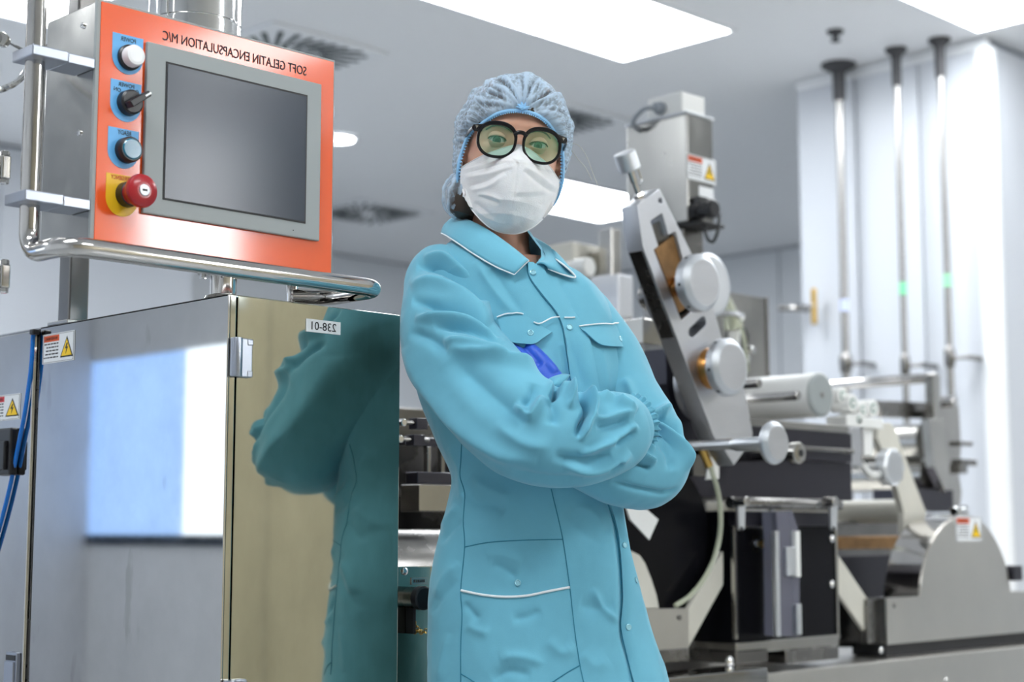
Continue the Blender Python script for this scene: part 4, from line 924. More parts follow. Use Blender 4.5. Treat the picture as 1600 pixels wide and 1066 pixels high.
# uneven angles: more columns on the side towards the viewer
ang = []
for k in range(NS): u = k/NS; ang.append(2*math.pi*u+.45*math.sin(2*math.pi*u*1+0)*1.0)
for i, (py, L, R, F, bd) in enumerate(rows):
    A, B = at(L, py, F), at(R, py, F); c = (A+B)/2; a = (B-A).length/2
    for k in range(NS):
        th = ang[k]+math.pi/2   # th = -pi/2 faces the viewer
        cs, sn = math.cos(th), math.sin(th); e = 2/2.35
        x = math.copysign(abs(cs)**e, cs)*a; y = math.copysign(abs(sn)**e, sn)*bd
        p = c+RIGHT*x+FWD*y
        V[i*NS+k] = (p.x, p.y, c.z)
faces = grid_mesh(V, NR, NS)
torso_folds = [
 ([(742, 408), (770, 452), (803, 490)], 9, .006), ([(768, 418), (792, 455), (818, 492)], 9, -.004), ([(905, 430), (930, 470), (955, 505)], 10, .005),
 ([(872, 430), (890, 465), (905, 500)], 10, -.004), ([(905, 520), (915, 560), (925, 610)], 7, .004), ([(885, 525), (900, 570), (912, 612)], 6, -.003),
 ([(940, 545), (945, 580), (950, 615)], 8, .004), ([(850, 545), (860, 570), (872, 600)], 10, .005), ([(878, 540), (884, 570), (890, 605)], 6, -.004),
 ([(700, 700), (718, 730), (722, 775), (735, 790)], 9, .006), ([(726, 769), (745, 786), (768, 788), (790, 800)], 11, -.007), ([(735, 745), (760, 762), (800, 780)], 11, .006),
 ([(684, 826), (700, 808), (716, 792)], 8, .005), ([(690, 850), (705, 830), (722, 812)], 7, -.004), ([(680, 935), (697, 903), (718, 880)], 8, .006), ([(672, 960), (690, 935), (715, 905)], 9, -.004),
 ([(724, 942), (735, 955), (748, 970)], 7, -.006), ([(728, 975), (745, 985), (765, 990)], 9, .005), ([(770, 880), (790, 890), (808, 902)], 8, -.005), ([(760, 868), (785, 866), (815, 878)], 10, .004),
 ([(925, 920), (940, 948), (966, 974)], 7, .007), ([(905, 945), (930, 950), (960, 945)], 14, -.006), ([(800, 968), (822, 964), (846, 955)], 8, -.005), ([(770, 1064), (795, 1050), (830, 1056)], 10, -.006),
 ([(780, 1030), (810, 1026), (850, 1036)], 10, .005), ([(948, 772), (963, 820), (970, 870), (974, 935), (972, 985), (982, 1030), (990, 1080)], 6, -.008), ([(880, 800), (910, 830), (945, 850)], 16, -.005),
 ([(900, 790), (925, 800), (945, 830)], 10, .005), ([(1000, 930), (1015, 980), (1030, 1040)], 7, .004), ([(700, 990), (690, 1030), (688, 1066)], 8, .004), ([(855, 1000), (880, 1020), (900, 1010)], 12, .004), ([(910, 1020), (930, 1040), (950, 1030)], 14, .004)]
V = sculpt(V, faces, torso_folds, .0012, 1, .8)
# the neck opening is cut out of the front
def inside(px, py, poly):
    c = False; j = len(poly)-1
    for i in range(len(poly)):
        (xi, yi), (xj, yj) = poly[i], poly[j]
        if (yi > py) != (yj > py) and px < (xj-xi)*(py-yi)/(yj-yi)+xi: c = not c
        j = i
    return c
HOLE = [(700, 330), (722, 343), (740, 350), (761, 362), (793, 385), (824, 411), (836, 413), (846, 402), (845, 390), (836, 378), (824, 362), (824, 300), (700, 300)]
PP = npproj(V); FF = (V[:, 0]+V[:, 1])*S2
def keep(f):
    m_ = PP[list(f)].mean(0)
    if m_[1] > 420: return True
    return not (FF[list(f)].mean() < 2.30+DF and inside(m_[0], m_[1], HOLE))
faces = [f for f in faces if keep(f)]
coat = np_obj('coat', V, faces, 'coat', woman, 'turquoise work coat with white piping')
torsoV, torsoF = V, faces
# ---------------------------------------------------------------- sleeves
def sleeve(stations, n, ns, folds, seed, name):
    st_ = lerp_table(stations, n, 5)
    C = [at(a, b, F) for a, b, F, r1, r2 in st_]; V = np.zeros((n*ns, 3))
    for i in range(n):
        T = (C[min(i+1, n-1)]-C[max(i-1, 0)]).normalized(); vd = (C[i]-CAM0).normalized()
        n1 = T.cross(vd).normalized(); n2 = n1.cross(T).normalized()
        r1 = st_[i][3]/FPX*((C[i]-CAM0).length); r2 = st_[i][4]
        for k in range(ns):
            th = 2*math.pi*k/ns; e = 2/2.2; cs, sn = math.cos(th), math.sin(th)
            p = C[i]+n1*(r1*math.copysign(abs(cs)**e, cs))+n2*(r2*math.copysign(abs(sn)**e, sn))
            V[i*ns+k] = p
    f = grid_mesh(V, n, ns, cap0=True, cap1=True)
    V = sculpt(V, f, folds, .0016, seed, 2.0)
    return V, f
RS = [(712, 418, 2.262, 40, .05), (699, 436, 2.25, 62, .068), (694, 470, 2.235, 68, .076), (700, 520, 2.205, 76, .08), (729, 570, 2.16, 79, .080), (770, 624, 2.115, 78, .076),
      (818, 668, 2.085, 82, .072), (868, 684, 2.078, 79, .068), (912, 686, 2.085, 76, .063), (955, 677, 2.10, 66, .055), (982, 668, 2.115, 50, .043), (996, 662, 2.125, 33, .032)]
rs_folds = [
 ([(660, 402), (690, 402), (716, 424), (740, 452), (770, 500)], 8, .007), ([(650, 416), (679, 416), (705, 427), (731, 450), (755, 480)], 7, -.009), ([(640, 446), (672, 440), (705, 452), (740, 480), (765, 510)], 12, .007),
 ([(643, 470), (681, 476), (718, 485), (750, 505), (782, 527)], 8, -.008), ([(648, 498), (690, 499), (729, 506), (761, 521), (784, 540)], 8, .008), ([(680, 511), (727, 516), (754, 524), (788, 540)], 6, -.006),
 ([(690, 535), (731, 538), (761, 548), (790, 562)], 8, .007), ([(640, 520), (670, 528), (700, 548)], 9, -.005),
 ([(700, 546), (734, 552), (779, 561), (824, 571), (853, 581), (863, 597), (858, 616)], 8, .008), ([(705, 558), (745, 598), (790, 637), (818, 666)], 24, -.008),
 ([(630, 545), (650, 588), (689, 637), (722, 668), (756, 694), (792, 712), (840, 720)], 15, .007), ([(801, 630), (815, 642), (827, 650), (838, 638), (848, 618)], 7, .008), ([(836, 600), (830, 620), (815, 632)], 9, -.005),
 ([(855, 570), (868, 592), (869, 612), (860, 622)], 5, -.016), ([(870, 604), (888, 611), (898, 632)], 8, .008), ([(860, 622), (866, 645), (862, 665)], 9, -.005), ([(890, 612), (893, 628), (888, 640)], 6, .006),
 ([(900, 604), (912, 622), (919, 642), (911, 660), (902, 684)], 6.5, -.013), ([(914, 606), (926, 628), (925, 644), (917, 663), (907, 688)], 6, .010), ([(938, 608), (952, 615), (968, 624)], 6, -.008), ([(930, 622), (955, 622), (972, 632), (992, 646)], 7, .007),
 ([(922, 652), (941, 656), (971, 648), (990, 650)], 6, .005), ([(930, 668), (955, 664), (980, 655)], 7, -.005), ([(905, 712), (930, 700), (957, 690), (981, 676), (994, 664)], 7, .006), ([(960, 694), (975, 686), (992, 672)], 6, -.007),
 ([(880, 726), (922, 734), (957, 725), (987, 708)], 9, .007), ([(865, 712), (895, 717), (930, 718), (955, 710)], 9, -.005), ([(950, 736), (960, 730), (972, 722)], 5, -.008), ([(800, 738), (850, 748), (910, 748)], 12, -.003), ([(775, 660), (815, 690), (860, 700)], 14, .004)]
rsV, rsF = sleeve(RS, 330, 190, rs_folds, 3, 'sleeve')
LS = [(872, 462, 2.27, 30, .055), (896, 476, 2.265, 42, .062), (926, 512, 2.262, 47, .066), (958, 570, 2.25, 52, .066), (988, 635, 2.235, 54, .066), (1012, 690, 2.21, 58, .064), (1010, 730, 2.185, 63, .06),
      (975, 735, 2.155, 56, .055), (930, 722, 2.14, 50, .05), (880, 700, 2.135, 46, .046), (845, 660, 2.14, 42, .042)]
ls_folds = [
 ([(1000, 656), (1022, 650), (1042, 638), (1048, 640)], 7, .008), ([(1010, 668), (1025, 656), (1040, 648)], 5, -.009), ([(1004, 672), (1028, 667), (1051, 684), (1069, 708), (1074, 735)], 7, .008), ([(1034, 656), (1052, 668), (1070, 688)], 7, -.008),
 ([(988, 708), (1005, 716), (1024, 724)], 5, .007), ([(985, 720), (1000, 725), (1016, 730)], 5, -.006), ([(955, 752), (1004, 766), (1039, 773), (1060, 765)], 5, -.004), ([(1000, 690), (1010, 700), (1022, 706)], 5, .005),
 ([(1030, 690), (1045, 710), (1050, 735)], 9, -.004), ([(975, 590), (985, 610), (995, 640)], 8, .004), ([(1060, 650), (1075, 690)], 6, .004)]
lsV, lsF = sleeve(LS, 260, 150, ls_folds, 5, 'sleeve')
np_obj('sleeve', rsV, rsF, 'coat', coat); np_obj('sleeve', lsV, lsF, 'coat', coat)
surf = Surf((torsoV, torsoF), (rsV, rsF), (lsV, lsF)); tsurf = Surf((torsoV, torsoF)); rsurf = Surf((rsV, rsF))
# ---------------------------------------------------------------- coat details laid onto the cloth
def cord(name, pts, r, m, s=tsurf, off=.0006, n=6, par=None, ns=7):
    P2 = catmull([(a, b, 0) for a, b in pts], n)
    return obj(name, bm_tube([s(p.x, p.y, off) for p in P2], r, ns), m, par or coat)
def patch(name, left, right, nu, nv, off, th, m, par, s=tsurf, bulge=0.):
    """cloth patch between two drawn edges, laid on the surface and given thickness"""
    Lc, Rc = catmull([(a, b, 0) for a, b in left], 8), catmull([(a, b, 0) for a, b in right], 8)
    smp = lambda C, t: C[min(int(t*(len(C)-1)), len(C)-2)].lerp(C[min(int(t*(len(C)-1)), len(C)-2)+1], t*(len(C)-1)-min(int(t*(len(C)-1)), len(C)-2))
    b = bmesh.new(); T = []; U = []
    for j in range(nv+1):
        v = j/nv; a, c = smp(Lc, v), smp(Rc, v); rowT = []; rowU = []
        for i in range(nu+1):
            u = i/nu; q = a.lerp(c, u); o = off(u, v) if callable(off) else off
            rowU.append(b.verts.new(s(q.x, q.y, o-th*.7))); rowT.append(b.verts.new(s(q.x, q.y, o+th*.3+bulge*math.sin(math.pi*u)*math.sin(math.pi*v))))
        T.append(rowT); U.append(rowU)
    for j in range(nv):
        for i in range(nu):
            b.faces.new((T[j][i], T[j][i+1], T[j+1][i+1], T[j+1][i])).smooth = True; b.faces.new((U[j][i], U[j+1][i], U[j+1][i+1], U[j][i+1])).smooth = True
    for j in range(nv): b.faces.new((T[j][0], T[j+1][0], U[j+1][0], U[j][0])); b.faces.new((T[j][nu], U[j][nu], U[j+1][nu], T[j+1][nu]))
    for i in range(nu): b.faces.new((T[0][i], U[0][i], U[0][i+1], T[0][i+1])); b.faces.new((T[nv][i], T[nv][i+1], U[nv][i+1], U[nv][i]))
    return obj(name, b, m, par)
def snap(px, py, s=tsurf, off=.002, par=None):
    p = s(px, py, off); n = (s(px+3, py, off)-s(px-3, py, off)).cross(s(px, py-3, off)-s(px, py+3, off)).normalized()
    if n.dot(CAM0-p) < 0: n = -n
    k = obj('snap_button', bm_lathe(p-n*.001, n, [(0, .0045), (.0014, .0043), (.0017, .0034), (.0012, .0028), (.0012, .001)], 20), 'snap', par or coat)
    return k
# placket, upper and lower
pu = [(824, 412), (828, 434), (847, 462), (869, 489), (879, 512), (884, 540), (895, 608), (905, 660)]
patch('placket', pu, [(a+d, b+e) for (a, b), d, e in zip(pu, (22, 30, 34, 34, 34, 38, 40, 40), (0, 8, 10, 10, 4, 0, 0, 0))], 8, 60, .0028, .003, 'coat', coat)
plw = [(918, 740), (944, 774), (960, 817), (967, 855), (973, 932), (971, 978), (979, 1018), (990, 1068), (1000, 1120), (1008, 1200)]
patch('placket', plw, [(a+d, b) for (a, b), d in zip(plw, (30, 20, 12, 13, 25, 37, 40, 45, 46, 46))], 8, 70, .003, .003, 'coat', coat)
cord('seam', [(a-1, b) for a, b in pu], .0007, 'coat_seam', off=.0003); cord('seam', [(a-1, b) for a, b in plw], .0010, 'coat_seam', off=.0004)
# chest pocket flaps with white piping
fl1 = patch('pocket_flap', [(777, 497), (797, 491), (818, 493), (838, 506), (862, 520)], [(789, 535), (800, 537), (815, 538.5), (834, 539), (848, 530)], 14, 18, lambda u, v: .003+.004*u, .002, 'coat', coat)
fl2 = patch('pocket_flap', [(904, 513), (934, 509), (961, 507)], [(910, 521), (936, 541), (977, 545)], 12, 16, lambda u, v: .003+.004*u, .002, 'coat', coat)
for pts in ([(777, 497), (797, 490.5), (818, 493)], [(833, 505), (843, 507), (860, 499), (873, 497)], [(880, 498), (896, 499)], [(903, 512), (934, 508), (961, 507)]):
    cord('piping', pts, .0011, 'piping', off=.0055)
snap(828, 522, off=.0066); snap(964, 532, off=.0066); snap(889, 513, off=.005); snap(832, 428, off=.005)
# hip pocket
cord('seam', [(722, 684), (720, 720), (719, 745), (726, 772), (724, 815), (726, 855), (720, 921), (722, 961), (720, 1010), (720, 1075)], .0008, 'coat_seam', off=.0002)
cord('seam', [(861, 764), (871, 805), (880, 846), (890, 915), (898, 985), (906, 1038), (914, 1075)], .0007, 'coat_seam', off=.0002)
cord('seam', [(726, 855), (755, 849), (784, 846), (830, 844), (879, 843)], .0007, 'coat_seam', off=.0002)
cord('seam', [(720, 1053), (735, 1062), (760, 1080)], .0008, 'coat_seam', off=.0002); cord('seam', [(906, 1040), (885, 1052), (864, 1066), (850, 1075)], .0008, 'coat_seam', off=.0002)
cord('piping', [(721, 923), (755, 930), (789, 933), (824, 931), (858, 924), (890, 918)], .0017, 'piping', off=.0012)
snap(809, 911, off=.0015); snap(973, 853, off=.005); snap(990, 908, off=.005); snap(980, 981, off=.005)
# shoulder and armhole stitching
# collar: a folded band round the neck
COL = [  # top edge (px, py, F) and outer edge (px, py, F), from the front tip round the back to the other tip
 ((826, 407, 2.165), (803, 429, 2.150)), ((793, 381, 2.175), (775, 417, 2.152)), ((761, 359, 2.195), (742, 398, 2.165)), ((738, 347, 2.225), (714, 379, 2.190)), ((722, 341, 2.27), (697, 368, 2.235)), ((716, 338, 2.31), (690, 364, 2.29)),
 ((722, 336, 2.36), (700, 362, 2.37)), ((755, 340, 2.39), (745, 368, 2.40)), ((795, 352, 2.39), (800, 380, 2.40)), ((821, 364, 2.345), (838, 392, 2.37)), ((837, 375, 2.295), (868, 413, 0)), ((849, 391, 2.235), (896, 437, 0)), ((852, 404, 2.19), (880, 434, 0)), ((839, 412, 2.165), (853, 424, 0))]
tp = catmull([at(*a) for a, b in COL], 7); ou = catmull([at(*b) if b[2] else tsurf(b[0], b[1], .007) for a, b in COL], 7)
b = bmesh.new(); G = []; axis_pt = at(785, 400, 2.285)
for a, o in zip(tp, ou):
    outw = (a-axis_pt); outw.z = 0; outw.normalize(); r_ = []
    inner = a-UP*.035-outw*.002   # stand of the collar inside
    for t in range(4): q = inner.lerp(a, t/4); r_.append(b.verts.new(q-outw*.001))
    for t in range(9):
        u = t/8; q = a.lerp(o, u)+outw*(.007*math.sin(math.pi*u))+UP*(.004*math.sin(math.pi*min(1, u*2)*.5)*(1-u)); r_.append(b.verts.new(q))
    G.append(r_)
for i in range(len(G)-1):
    for k in range(len(G[0])-1): b.faces.new((G[i][k], G[i][k+1], G[i+1][k+1], G[i+1][k])).smooth = True
bmesh.ops.recalc_face_normals(b, faces=b.faces)
co = obj('collar', b, 'coat', coat); sm = co.modifiers.new('thick', 'SOLIDIFY'); sm.thickness = .0022; sm.offset = 0
obj('piping', bm_tube([o for o in ou], .0014, 7), 'piping', coat); obj('piping', bm_tube([tp[0].lerp(ou[0], u/6) for u in range(7)], .0013, 7), 'piping', coat)
# gathered cuff
cuff_c = at(993, 660, 2.125); T = (at(996, 662, 2.128)-at(975, 670, 2.112)).normalized(); vd = (cuff_c-CAM0).normalized(); n1 = T.cross(vd).normalized(); n2 = n1.cross(T).normalized()
b = bmesh.new(); R_ = []; NS2 = 150
for j in range(13):
    v = j/12; r_ = []
    for k in range(NS2):
        th = 2*math.pi*k/NS2; wob = math.sin(23*th+.8*math.sin(3*th))+.5*math.sin(41*th+v*2)
        rad = .036-.004*math.sin(math.pi*v)+.0022*wob*(abs(v-.45)*1.6+.25)
        pt = Vector((0, 0, 0))+n1*(rad*1.02*math.cos(th))+n2*(rad*.92*math.sin(th))
        r_.append(b.verts.new(cuff_c+pt+T*(-.008+.019*v+.0014*math.cos(23*th)*v)-n1*0))
    R_.append(r_)
for j in range(12):
    for k in range(NS2): b.faces.new((R_[j][k], R_[j][(k+1) % NS2], R_[j+1][(k+1) % NS2], R_[j+1][k])).smooth = True
cf_ = obj('cuff', b, 'coat', coat); sm = cf_.modifiers.new('thick', 'SOLIDIFY'); sm.thickness = .0012
# ---------------------------------------------------------------- gloves (five fingers each)
def remeshed(name, bm_, voxel, smooth_it=2):
    me = bpy.data.meshes.new('tmp'); bmesh.ops.recalc_face_normals(bm_, faces=bm_.faces); bm_.to_mesh(me); bm_.free(); o = bpy.data.objects.new('tmp', me); sc.collection.objects.link(o)
    r = o.modifiers.new('r', 'REMESH'); r.mode = 'VOXEL'; r.voxel_size = voxel; r.use_smooth_shade = True
    if smooth_it: s = o.modifiers.new('s', 'SMOOTH'); s.iterations = smooth_it; s.factor = .5
    m2 = bpy.data.meshes.new_from_object(o.evaluated_get(bpy.context.evaluated_depsgraph_get())); bpy.data.objects.remove(o)
    m2.polygons.foreach_set('use_smooth', [True]*len(m2.polygons)); return m2
def glove(wrist, d, side, up, name):
    """relaxed hand: d points along the fingers, side towards the thumb, up away from the palm"""
    d, side, up = Vector(d).normalized(), Vector(side).normalized(), Vector(up).normalized(); b = bmesh.new()
    bm_tube([wrist-d*.03, wrist, wrist+d*.03, wrist+d*.055, wrist+d*.085], lambda t: (.026, .027, .034, .039, .037)[min(4, int(t*4+.01))], 16, bm=b, flat=.45, up0=up)
    for i, (off_, L, bend) in enumerate(((.030, .066, .35), (.010, .074, .30), (-.010, .069, .33), (-.028, .054, .42))):
        p0 = wrist+d*.078+side*off_; pts = [p0-d*.012, p0]; dd = d.copy()
        for s in (.45, .33, .25): dd = (dd*math.cos(bend)-up*math.sin(bend)).normalized(); pts.append(pts[-1]+dd*(L*s))
        bm_tube(catmull(pts, 3), lambda t: .0098-.0022*t, 12, bm=b)
    p0 = wrist+d*.028+side*.026; tdir = (d*.75+side*.6-up*.25).normalized(); tpts = [p0-tdir*.012, p0, p0+tdir*.032, p0+tdir*.032+(tdir+d*.6-up*.3).normalized()*.026]
    bm_tube(catmull(tpts, 3), lambda t: .0118-.003*t, 12, bm=b)
    return remeshed('glove', b, .0022, 2)
# her left hand comes up between the chest and the other upper arm; only the fingers show
w0 = tsurf(882, 664, .012); tip = tsurf(796, 546, .018)
obj('glove', glove(w0, (tip-w0).normalized(), (-RIGHT*.7-UP*.6), -FWD+RIGHT*.2, 'glove'), 'glove', woman, 'blue glove, fingers tucked behind the upper arm')
w1_ = at(1000, 668, 2.150)
obj('glove', glove(w1_, (RIGHT*.05+FWD*.98-UP*.05), UP, RIGHT*.9, 'glove'), 'glove', woman, 'blue glove, hand tucked under the other arm')
# ---------------------------------------------------------------- head frame: origin at the bridge of the nose, x to picture right, y out of the face, z up
YAW, ROLL, PIT2 = math.radians(7), math.radians(6.5), math.radians(3)
_hy = (-FWD*math.cos(YAW)+RIGHT*math.sin(YAW)); _hx = (RIGHT*math.cos(YAW)+FWD*math.sin(YAW))
HX = _hx*math.cos(ROLL)-UP*math.sin(ROLL); _hz = UP*math.cos(ROLL)+_hx*math.sin(ROLL)
HY = _hy*math.cos(PIT2)-_hz*math.sin(PIT2); HZ = _hz*math.cos(PIT2)+_hy*math.sin(PIT2)
HO = at(811, 213, 2.168)
HS = .925
def HD(x, y, z): return HO+HX*(x*HS)+HY*(y*HS)+HZ*(z*HS)
HEADT = [(.107, .004, -.086, -.094), (.101, .038, -.048, -.132), (.085, .059, -.022, -.162), (.06, .071, -.006, -.182), (.03, .0755, .003, -.191), (.008, .0755, .002, -.192), (-.015, .0735, .000, -.187), (-.04, .070, .004, -.172),
         (-.062, .064, .008, -.150), (-.08, .057, .008, -.126), (-.095, .048, .006, -.104), (-.108, .036, .000, -.085), (-.117, .022, -.012, -.068), (-.121, .006, -.034, -.046)]
def g2(x, z, cx, cz, sx, sz): return math.exp(-((x-cx)/sx)**2-((z-cz)/sz)**2)
def face_y(x, z):
    """how far the face stands out at (x, z): nose, brow, sockets, lips, chin"""
    y = 0.
    nz = max(0, min(1, (-z-.002)/.040))
    if z < .006: y += (.003+.021*nz)*math.exp(-(x/(.0075+.007*nz))**2)*(1 if z > -.046 else math.exp(-((z+.046)/.006)**2))
    for s in (-1, 1):
        y -= .011*g2(x, z, s*.032, -.008, .017, .011); y += .004*g2(x, z, s*.032, .017, .022, .007); y += .005*g2(x, z, s*.045, -.035, .02, .015)
        y += .006*g2(x, z, s*.011, -.040, .006, .006)
    y += .006*g2(x, z, 0, -.067, .024, .006)+.005*g2(x, z, 0, -.077, .02, .005)+.005*g2(x, z, 0, -.100, .018, .010)
    return y
def head_bm():
    n, ns = 110, 120; tab = lerp_table(HEADT, n, 4); b = bmesh.new(); R = []
    for (z, w_, yf, yb) in tab:
        c = (yf+yb)/2; d = (yf-yb)/2; w_ = max(.002, w_); r_ = []
        for k in range(ns):
            th = 2*math.pi*k/ns; cs, sn = math.cos(th), math.sin(th); e = 2/2.25
            x = math.copysign(abs(cs)**e, cs)*w_; y = c+math.copysign(abs(sn)**e, sn)*d
            if sn > 0: y += face_y(x, z)*min(1, sn*2)
            r_.append(b.verts.new(HD(x, y, z)))
        R.append(r_)
    for i in range(n-1):
        for k in range(ns): b.faces.new((R[i][k], R[i][(k+1) % ns], R[i+1][(k+1) % ns], R[i+1][k]))
    b.faces.new(R[0][::-1]); b.faces.new(R[-1]); return b
# ---------------------------------------------------------------- the body under the clothes: one continuous figure
b = head_bm()
for s in (-1, 1):   # ears
    merge(b, bm_lathe(HD(s*.073, -.085, -.018), HX*s+HY*-.25, [(0, .022), (.003, .025), (.005, .020)], 16))
nk = [HD(0, -.075, -.06), at(782, 335, 2.275), at(777, 370, 2.28), at(780, 410, 2.275), at(795, 470, 2.265)]
bm_tube(catmull(nk, 5), lambda t: .047+.004*abs(t-.4), 28, bm=b)
bl = bmesh.new()
trunk = [at(800, 405, 2.275), at(808, 450, 2.265), at(812, 520, 2.262), at(818, 620, 2.258), at(832, 745, 2.245), at(835, 865, 2.236), at(845, 1000, 2.23), at(850, 1090, 2.228)]
R_ = []
for p, (a, d) in zip(catmull(trunk, 4), lerp_table([(.06, .05), (.09, .07), (.115, .08), (.115, .085), (.10, .075), (.115, .08), (.13, .085), (.12, .08)], 29, 2)):
    R_.append([bl.verts.new(p+RIGHT*(a*math.cos(2*math.pi*k/32))+FWD*(d*math.sin(2*math.pi*k/32))) for k in range(32)])
for i in range(len(R_)-1):
    for k in range(32): bl.faces.new((R_[i][k], R_[i][(k+1) % 32], R_[i+1][(k+1) % 32], R_[i+1][k]))
bl.faces.new(R_[0][::-1]); bl.faces.new(R_[-1]); merge(b, bl)
arm_r = [at(712, 440, 2.26), at(700, 470, 2.24), at(725, 575, 2.165), at(775, 655, 2.105), at(860, 680, 2.09), at(950, 672, 2.11), at(1000, 664, 2.13)]
arm_l = [at(870, 490, 2.268), at(915, 520, 2.262), at(965, 590, 2.245), at(1005, 700, 2.20), at(960, 728, 2.155), at(890, 700, 2.14), at(858, 640, 2.15)]
for A_ in (arm_r, arm_l): bm_tube(catmull(A_, 4), lambda t: .046-.02*t, 18, bm=b)
hipc = at(850, 1060, 2.225)
for s in (-1, 1):
    hp_ = hipc+RIGHT*(s*.066+.012); hp_.z = .86; kn = Vector((hp_.x, hp_.y, .47))-FWD*.01; an = Vector((hp_.x, hp_.y, .085))+FWD*.01
    bm_tube(catmull([hp_, kn, an], 6), lambda t: .074-.034*t, 20, bm=b)
body = obj('body', remeshed('body', b, .0032, 1), 'skin', woman)
for s in (-1, 1):
    hp_ = hipc+RIGHT*(s*.066+.012); kn = Vector((hp_.x, hp_.y, .47)); an = Vector((hp_.x, hp_.y, .06))
    obj('trouser_leg', bm_tube(catmull([Vector((hp_.x, hp_.y, .80)), kn, an], 6), lambda t: .080-.020*t, 24), 'trousers', woman)
    sb = bmesh.new(); rr = []
    for (t, w_, h) in ((-.08, .022, .055), (-.06, .036, .075), (0, .040, .085), (.06, .042, .07), (.12, .043, .05), (.155, .030, .04), (.168, .012, .025)):
        c = Vector((hp_.x, hp_.y, 0))-FWD*t
        rr.append([sb.verts.new(c+RIGHT*(w_*math.cos(a))+UP*(max(0.0, h*.5+h*.5*math.sin(a)))) for a in [2*math.pi*k/16 for k in range(16)]])
    for i in range(len(rr)-1):
        for k in range(16): sb.faces.new((rr[i][k], rr[i][(k+1) % 16], rr[i+1][(k+1) % 16], rr[i+1][k])).smooth = True
    sb.faces.new(rr[0]); sb.faces.new(rr[-1][::-1]); obj('shoe', sb, 'shoe', woman)
HT_ = lerp_table(HEADT, 200, 4)
def fy(x, z):
    r = min(HT_, key=lambda q: abs(q[0]-z)); c_ = (r[2]+r[3])/2; d = (r[2]-r[3])/2
    return c_+d*(max(0, 1-(abs(x)/r[1])**2.25))**(1/2.25)+face_y(x, z)
# ---------------------------------------------------------------- eyes, lids, brows
for s in (-1, 1):
    ec = Vector((s*.0325, -.0135, -.0085)); e = .0122
    eb = obj('eye', bm_lathe(HD(*ec)-HY*(e*HS), HY, [(HS*e*(1-math.cos(math.pi*k/16)), max(1e-4, HS*e*math.sin(math.pi*k/16))) for k in range(17)], 28), 'eye_white', body)
    gaze = (CAM0-HD(*ec)).normalized()
    c = HD(*ec)
    e_ = e*HS
    obj('iris', bm_lathe(c+gaze*(e_*.87), gaze, [(0, .0062), (.0012, .0056), (.0017, .003)], 24), 'iris', body); obj('pupil', bm_lathe(c+gaze*(e_*.87+.0016), gaze, [(0, .0026), (.0004, .0024)], 16), 'pupil', body)
    # lids: two curved shells closing over the eyeball
    for up_ in (1, -1):
        b = bmesh.new(); G = []
        for i in range(19):
            u = -1+2*i/18; r_ = []
            open_ = (.34 if up_ > 0 else -.42)*(1-u*u)**.7      # angle of the lid edge
            for j in range(8):
                a = open_+(up_*1.35-open_)*(j/7); yaw_ = u*1.15; rr = e*1.10
                r_.append(b.verts.new(HD(ec.x+rr*1.12*math.sin(yaw_)*math.cos(a), ec.y+rr*math.cos(yaw_)*math.cos(a), ec.z+rr*math.sin(a))))
            G.append(r_)
        for i in range(18):
            for j in range(7): b.faces.new((G[i][j], G[i][j+1], G[i+1][j+1], G[i+1][j])).smooth = True
        lo = obj('eyelid', b, 'skin', body); q = lo.modifiers.new('t', 'SOLIDIFY'); q.thickness = .0014; q.offset = 1
        if up_ > 0: obj('lashes', bm_tube([G_.co.copy() for G_ in []] or [HD(ec.x+e*1.12*1.14*math.sin(u*1.15)*math.cos(.34*(1-u*u)**.7), ec.y+e*1.13*math.cos(u*1.15)*math.cos(.34*(1-u*u)**.7), ec.z+e*1.12*math.sin(.34*(1-u*u)**.7)) for u in [-1+2*i/18 for i in range(19)]], .0010, 6), 'brow', body)
    br = [(.011, .006), (.019, .0105), (.030, .013), (.042, .012), (.051, .007)]
    obj('eyebrow', bm_tube(catmull([HD(s*x, fy(x, z)+.0005, z) for x, z in br], 4), lambda t: .0026-.0015*t, 8, flat=.35, up0=HY), 'brow', body)
# ---------------------------------------------------------------- face mask
NU, NV = 150, 130; V = np.zeros(((NU+1)*(NV+1), 3))
for j in range(NV+1):
    v = j/NV
    for i in range(NU+1):
        u = -1+2*i/NU; au = abs(u)
        zt = -.0155-.033*au**1.25; zb = -.150+.052*au**2.3; z = zt+(zb-zt)*v
        x = u*(.0785-.010*v+.003*math.sin(math.pi*v))
        # centre profile: bridge, nose tip, straight to the chin, tucked under
        prof = [(.0, .008), (-.015, .0125), (-.030, .024), (-.045, .0315), (-.060, .031), (-.085, .029), (-.105, .026), (-.125, .014), (-.138, -.004), (-.152, -.026)]
        for (z0, y0), (z1, y1) in zip(prof, prof[1:]):
            if z1 <= z <= z0: yc = y0+(y1-y0)*(z0-z)/(z0-z1); break
        else: yc = prof[-1][1]
        side = -.066; s_ = min(1, (au*1.0))**1.75
        y = yc*(1-s_)+side*s_
        y += .008*math.sin(math.pi*min(1, au*1.1))*math.exp(-((z+.075)/.03)**2)
        if abs(x) < .07 and z > -.115: y = max(y, fy(x, z)+.0035)
        V[j*(NU+1)+i] = HD(x, y, z)
fc = []
for j in range(NV):
    for i in range(NU): a = j*(NU+1)+i; fc.append((a, a+1, a+NU+2, a+NU+1))
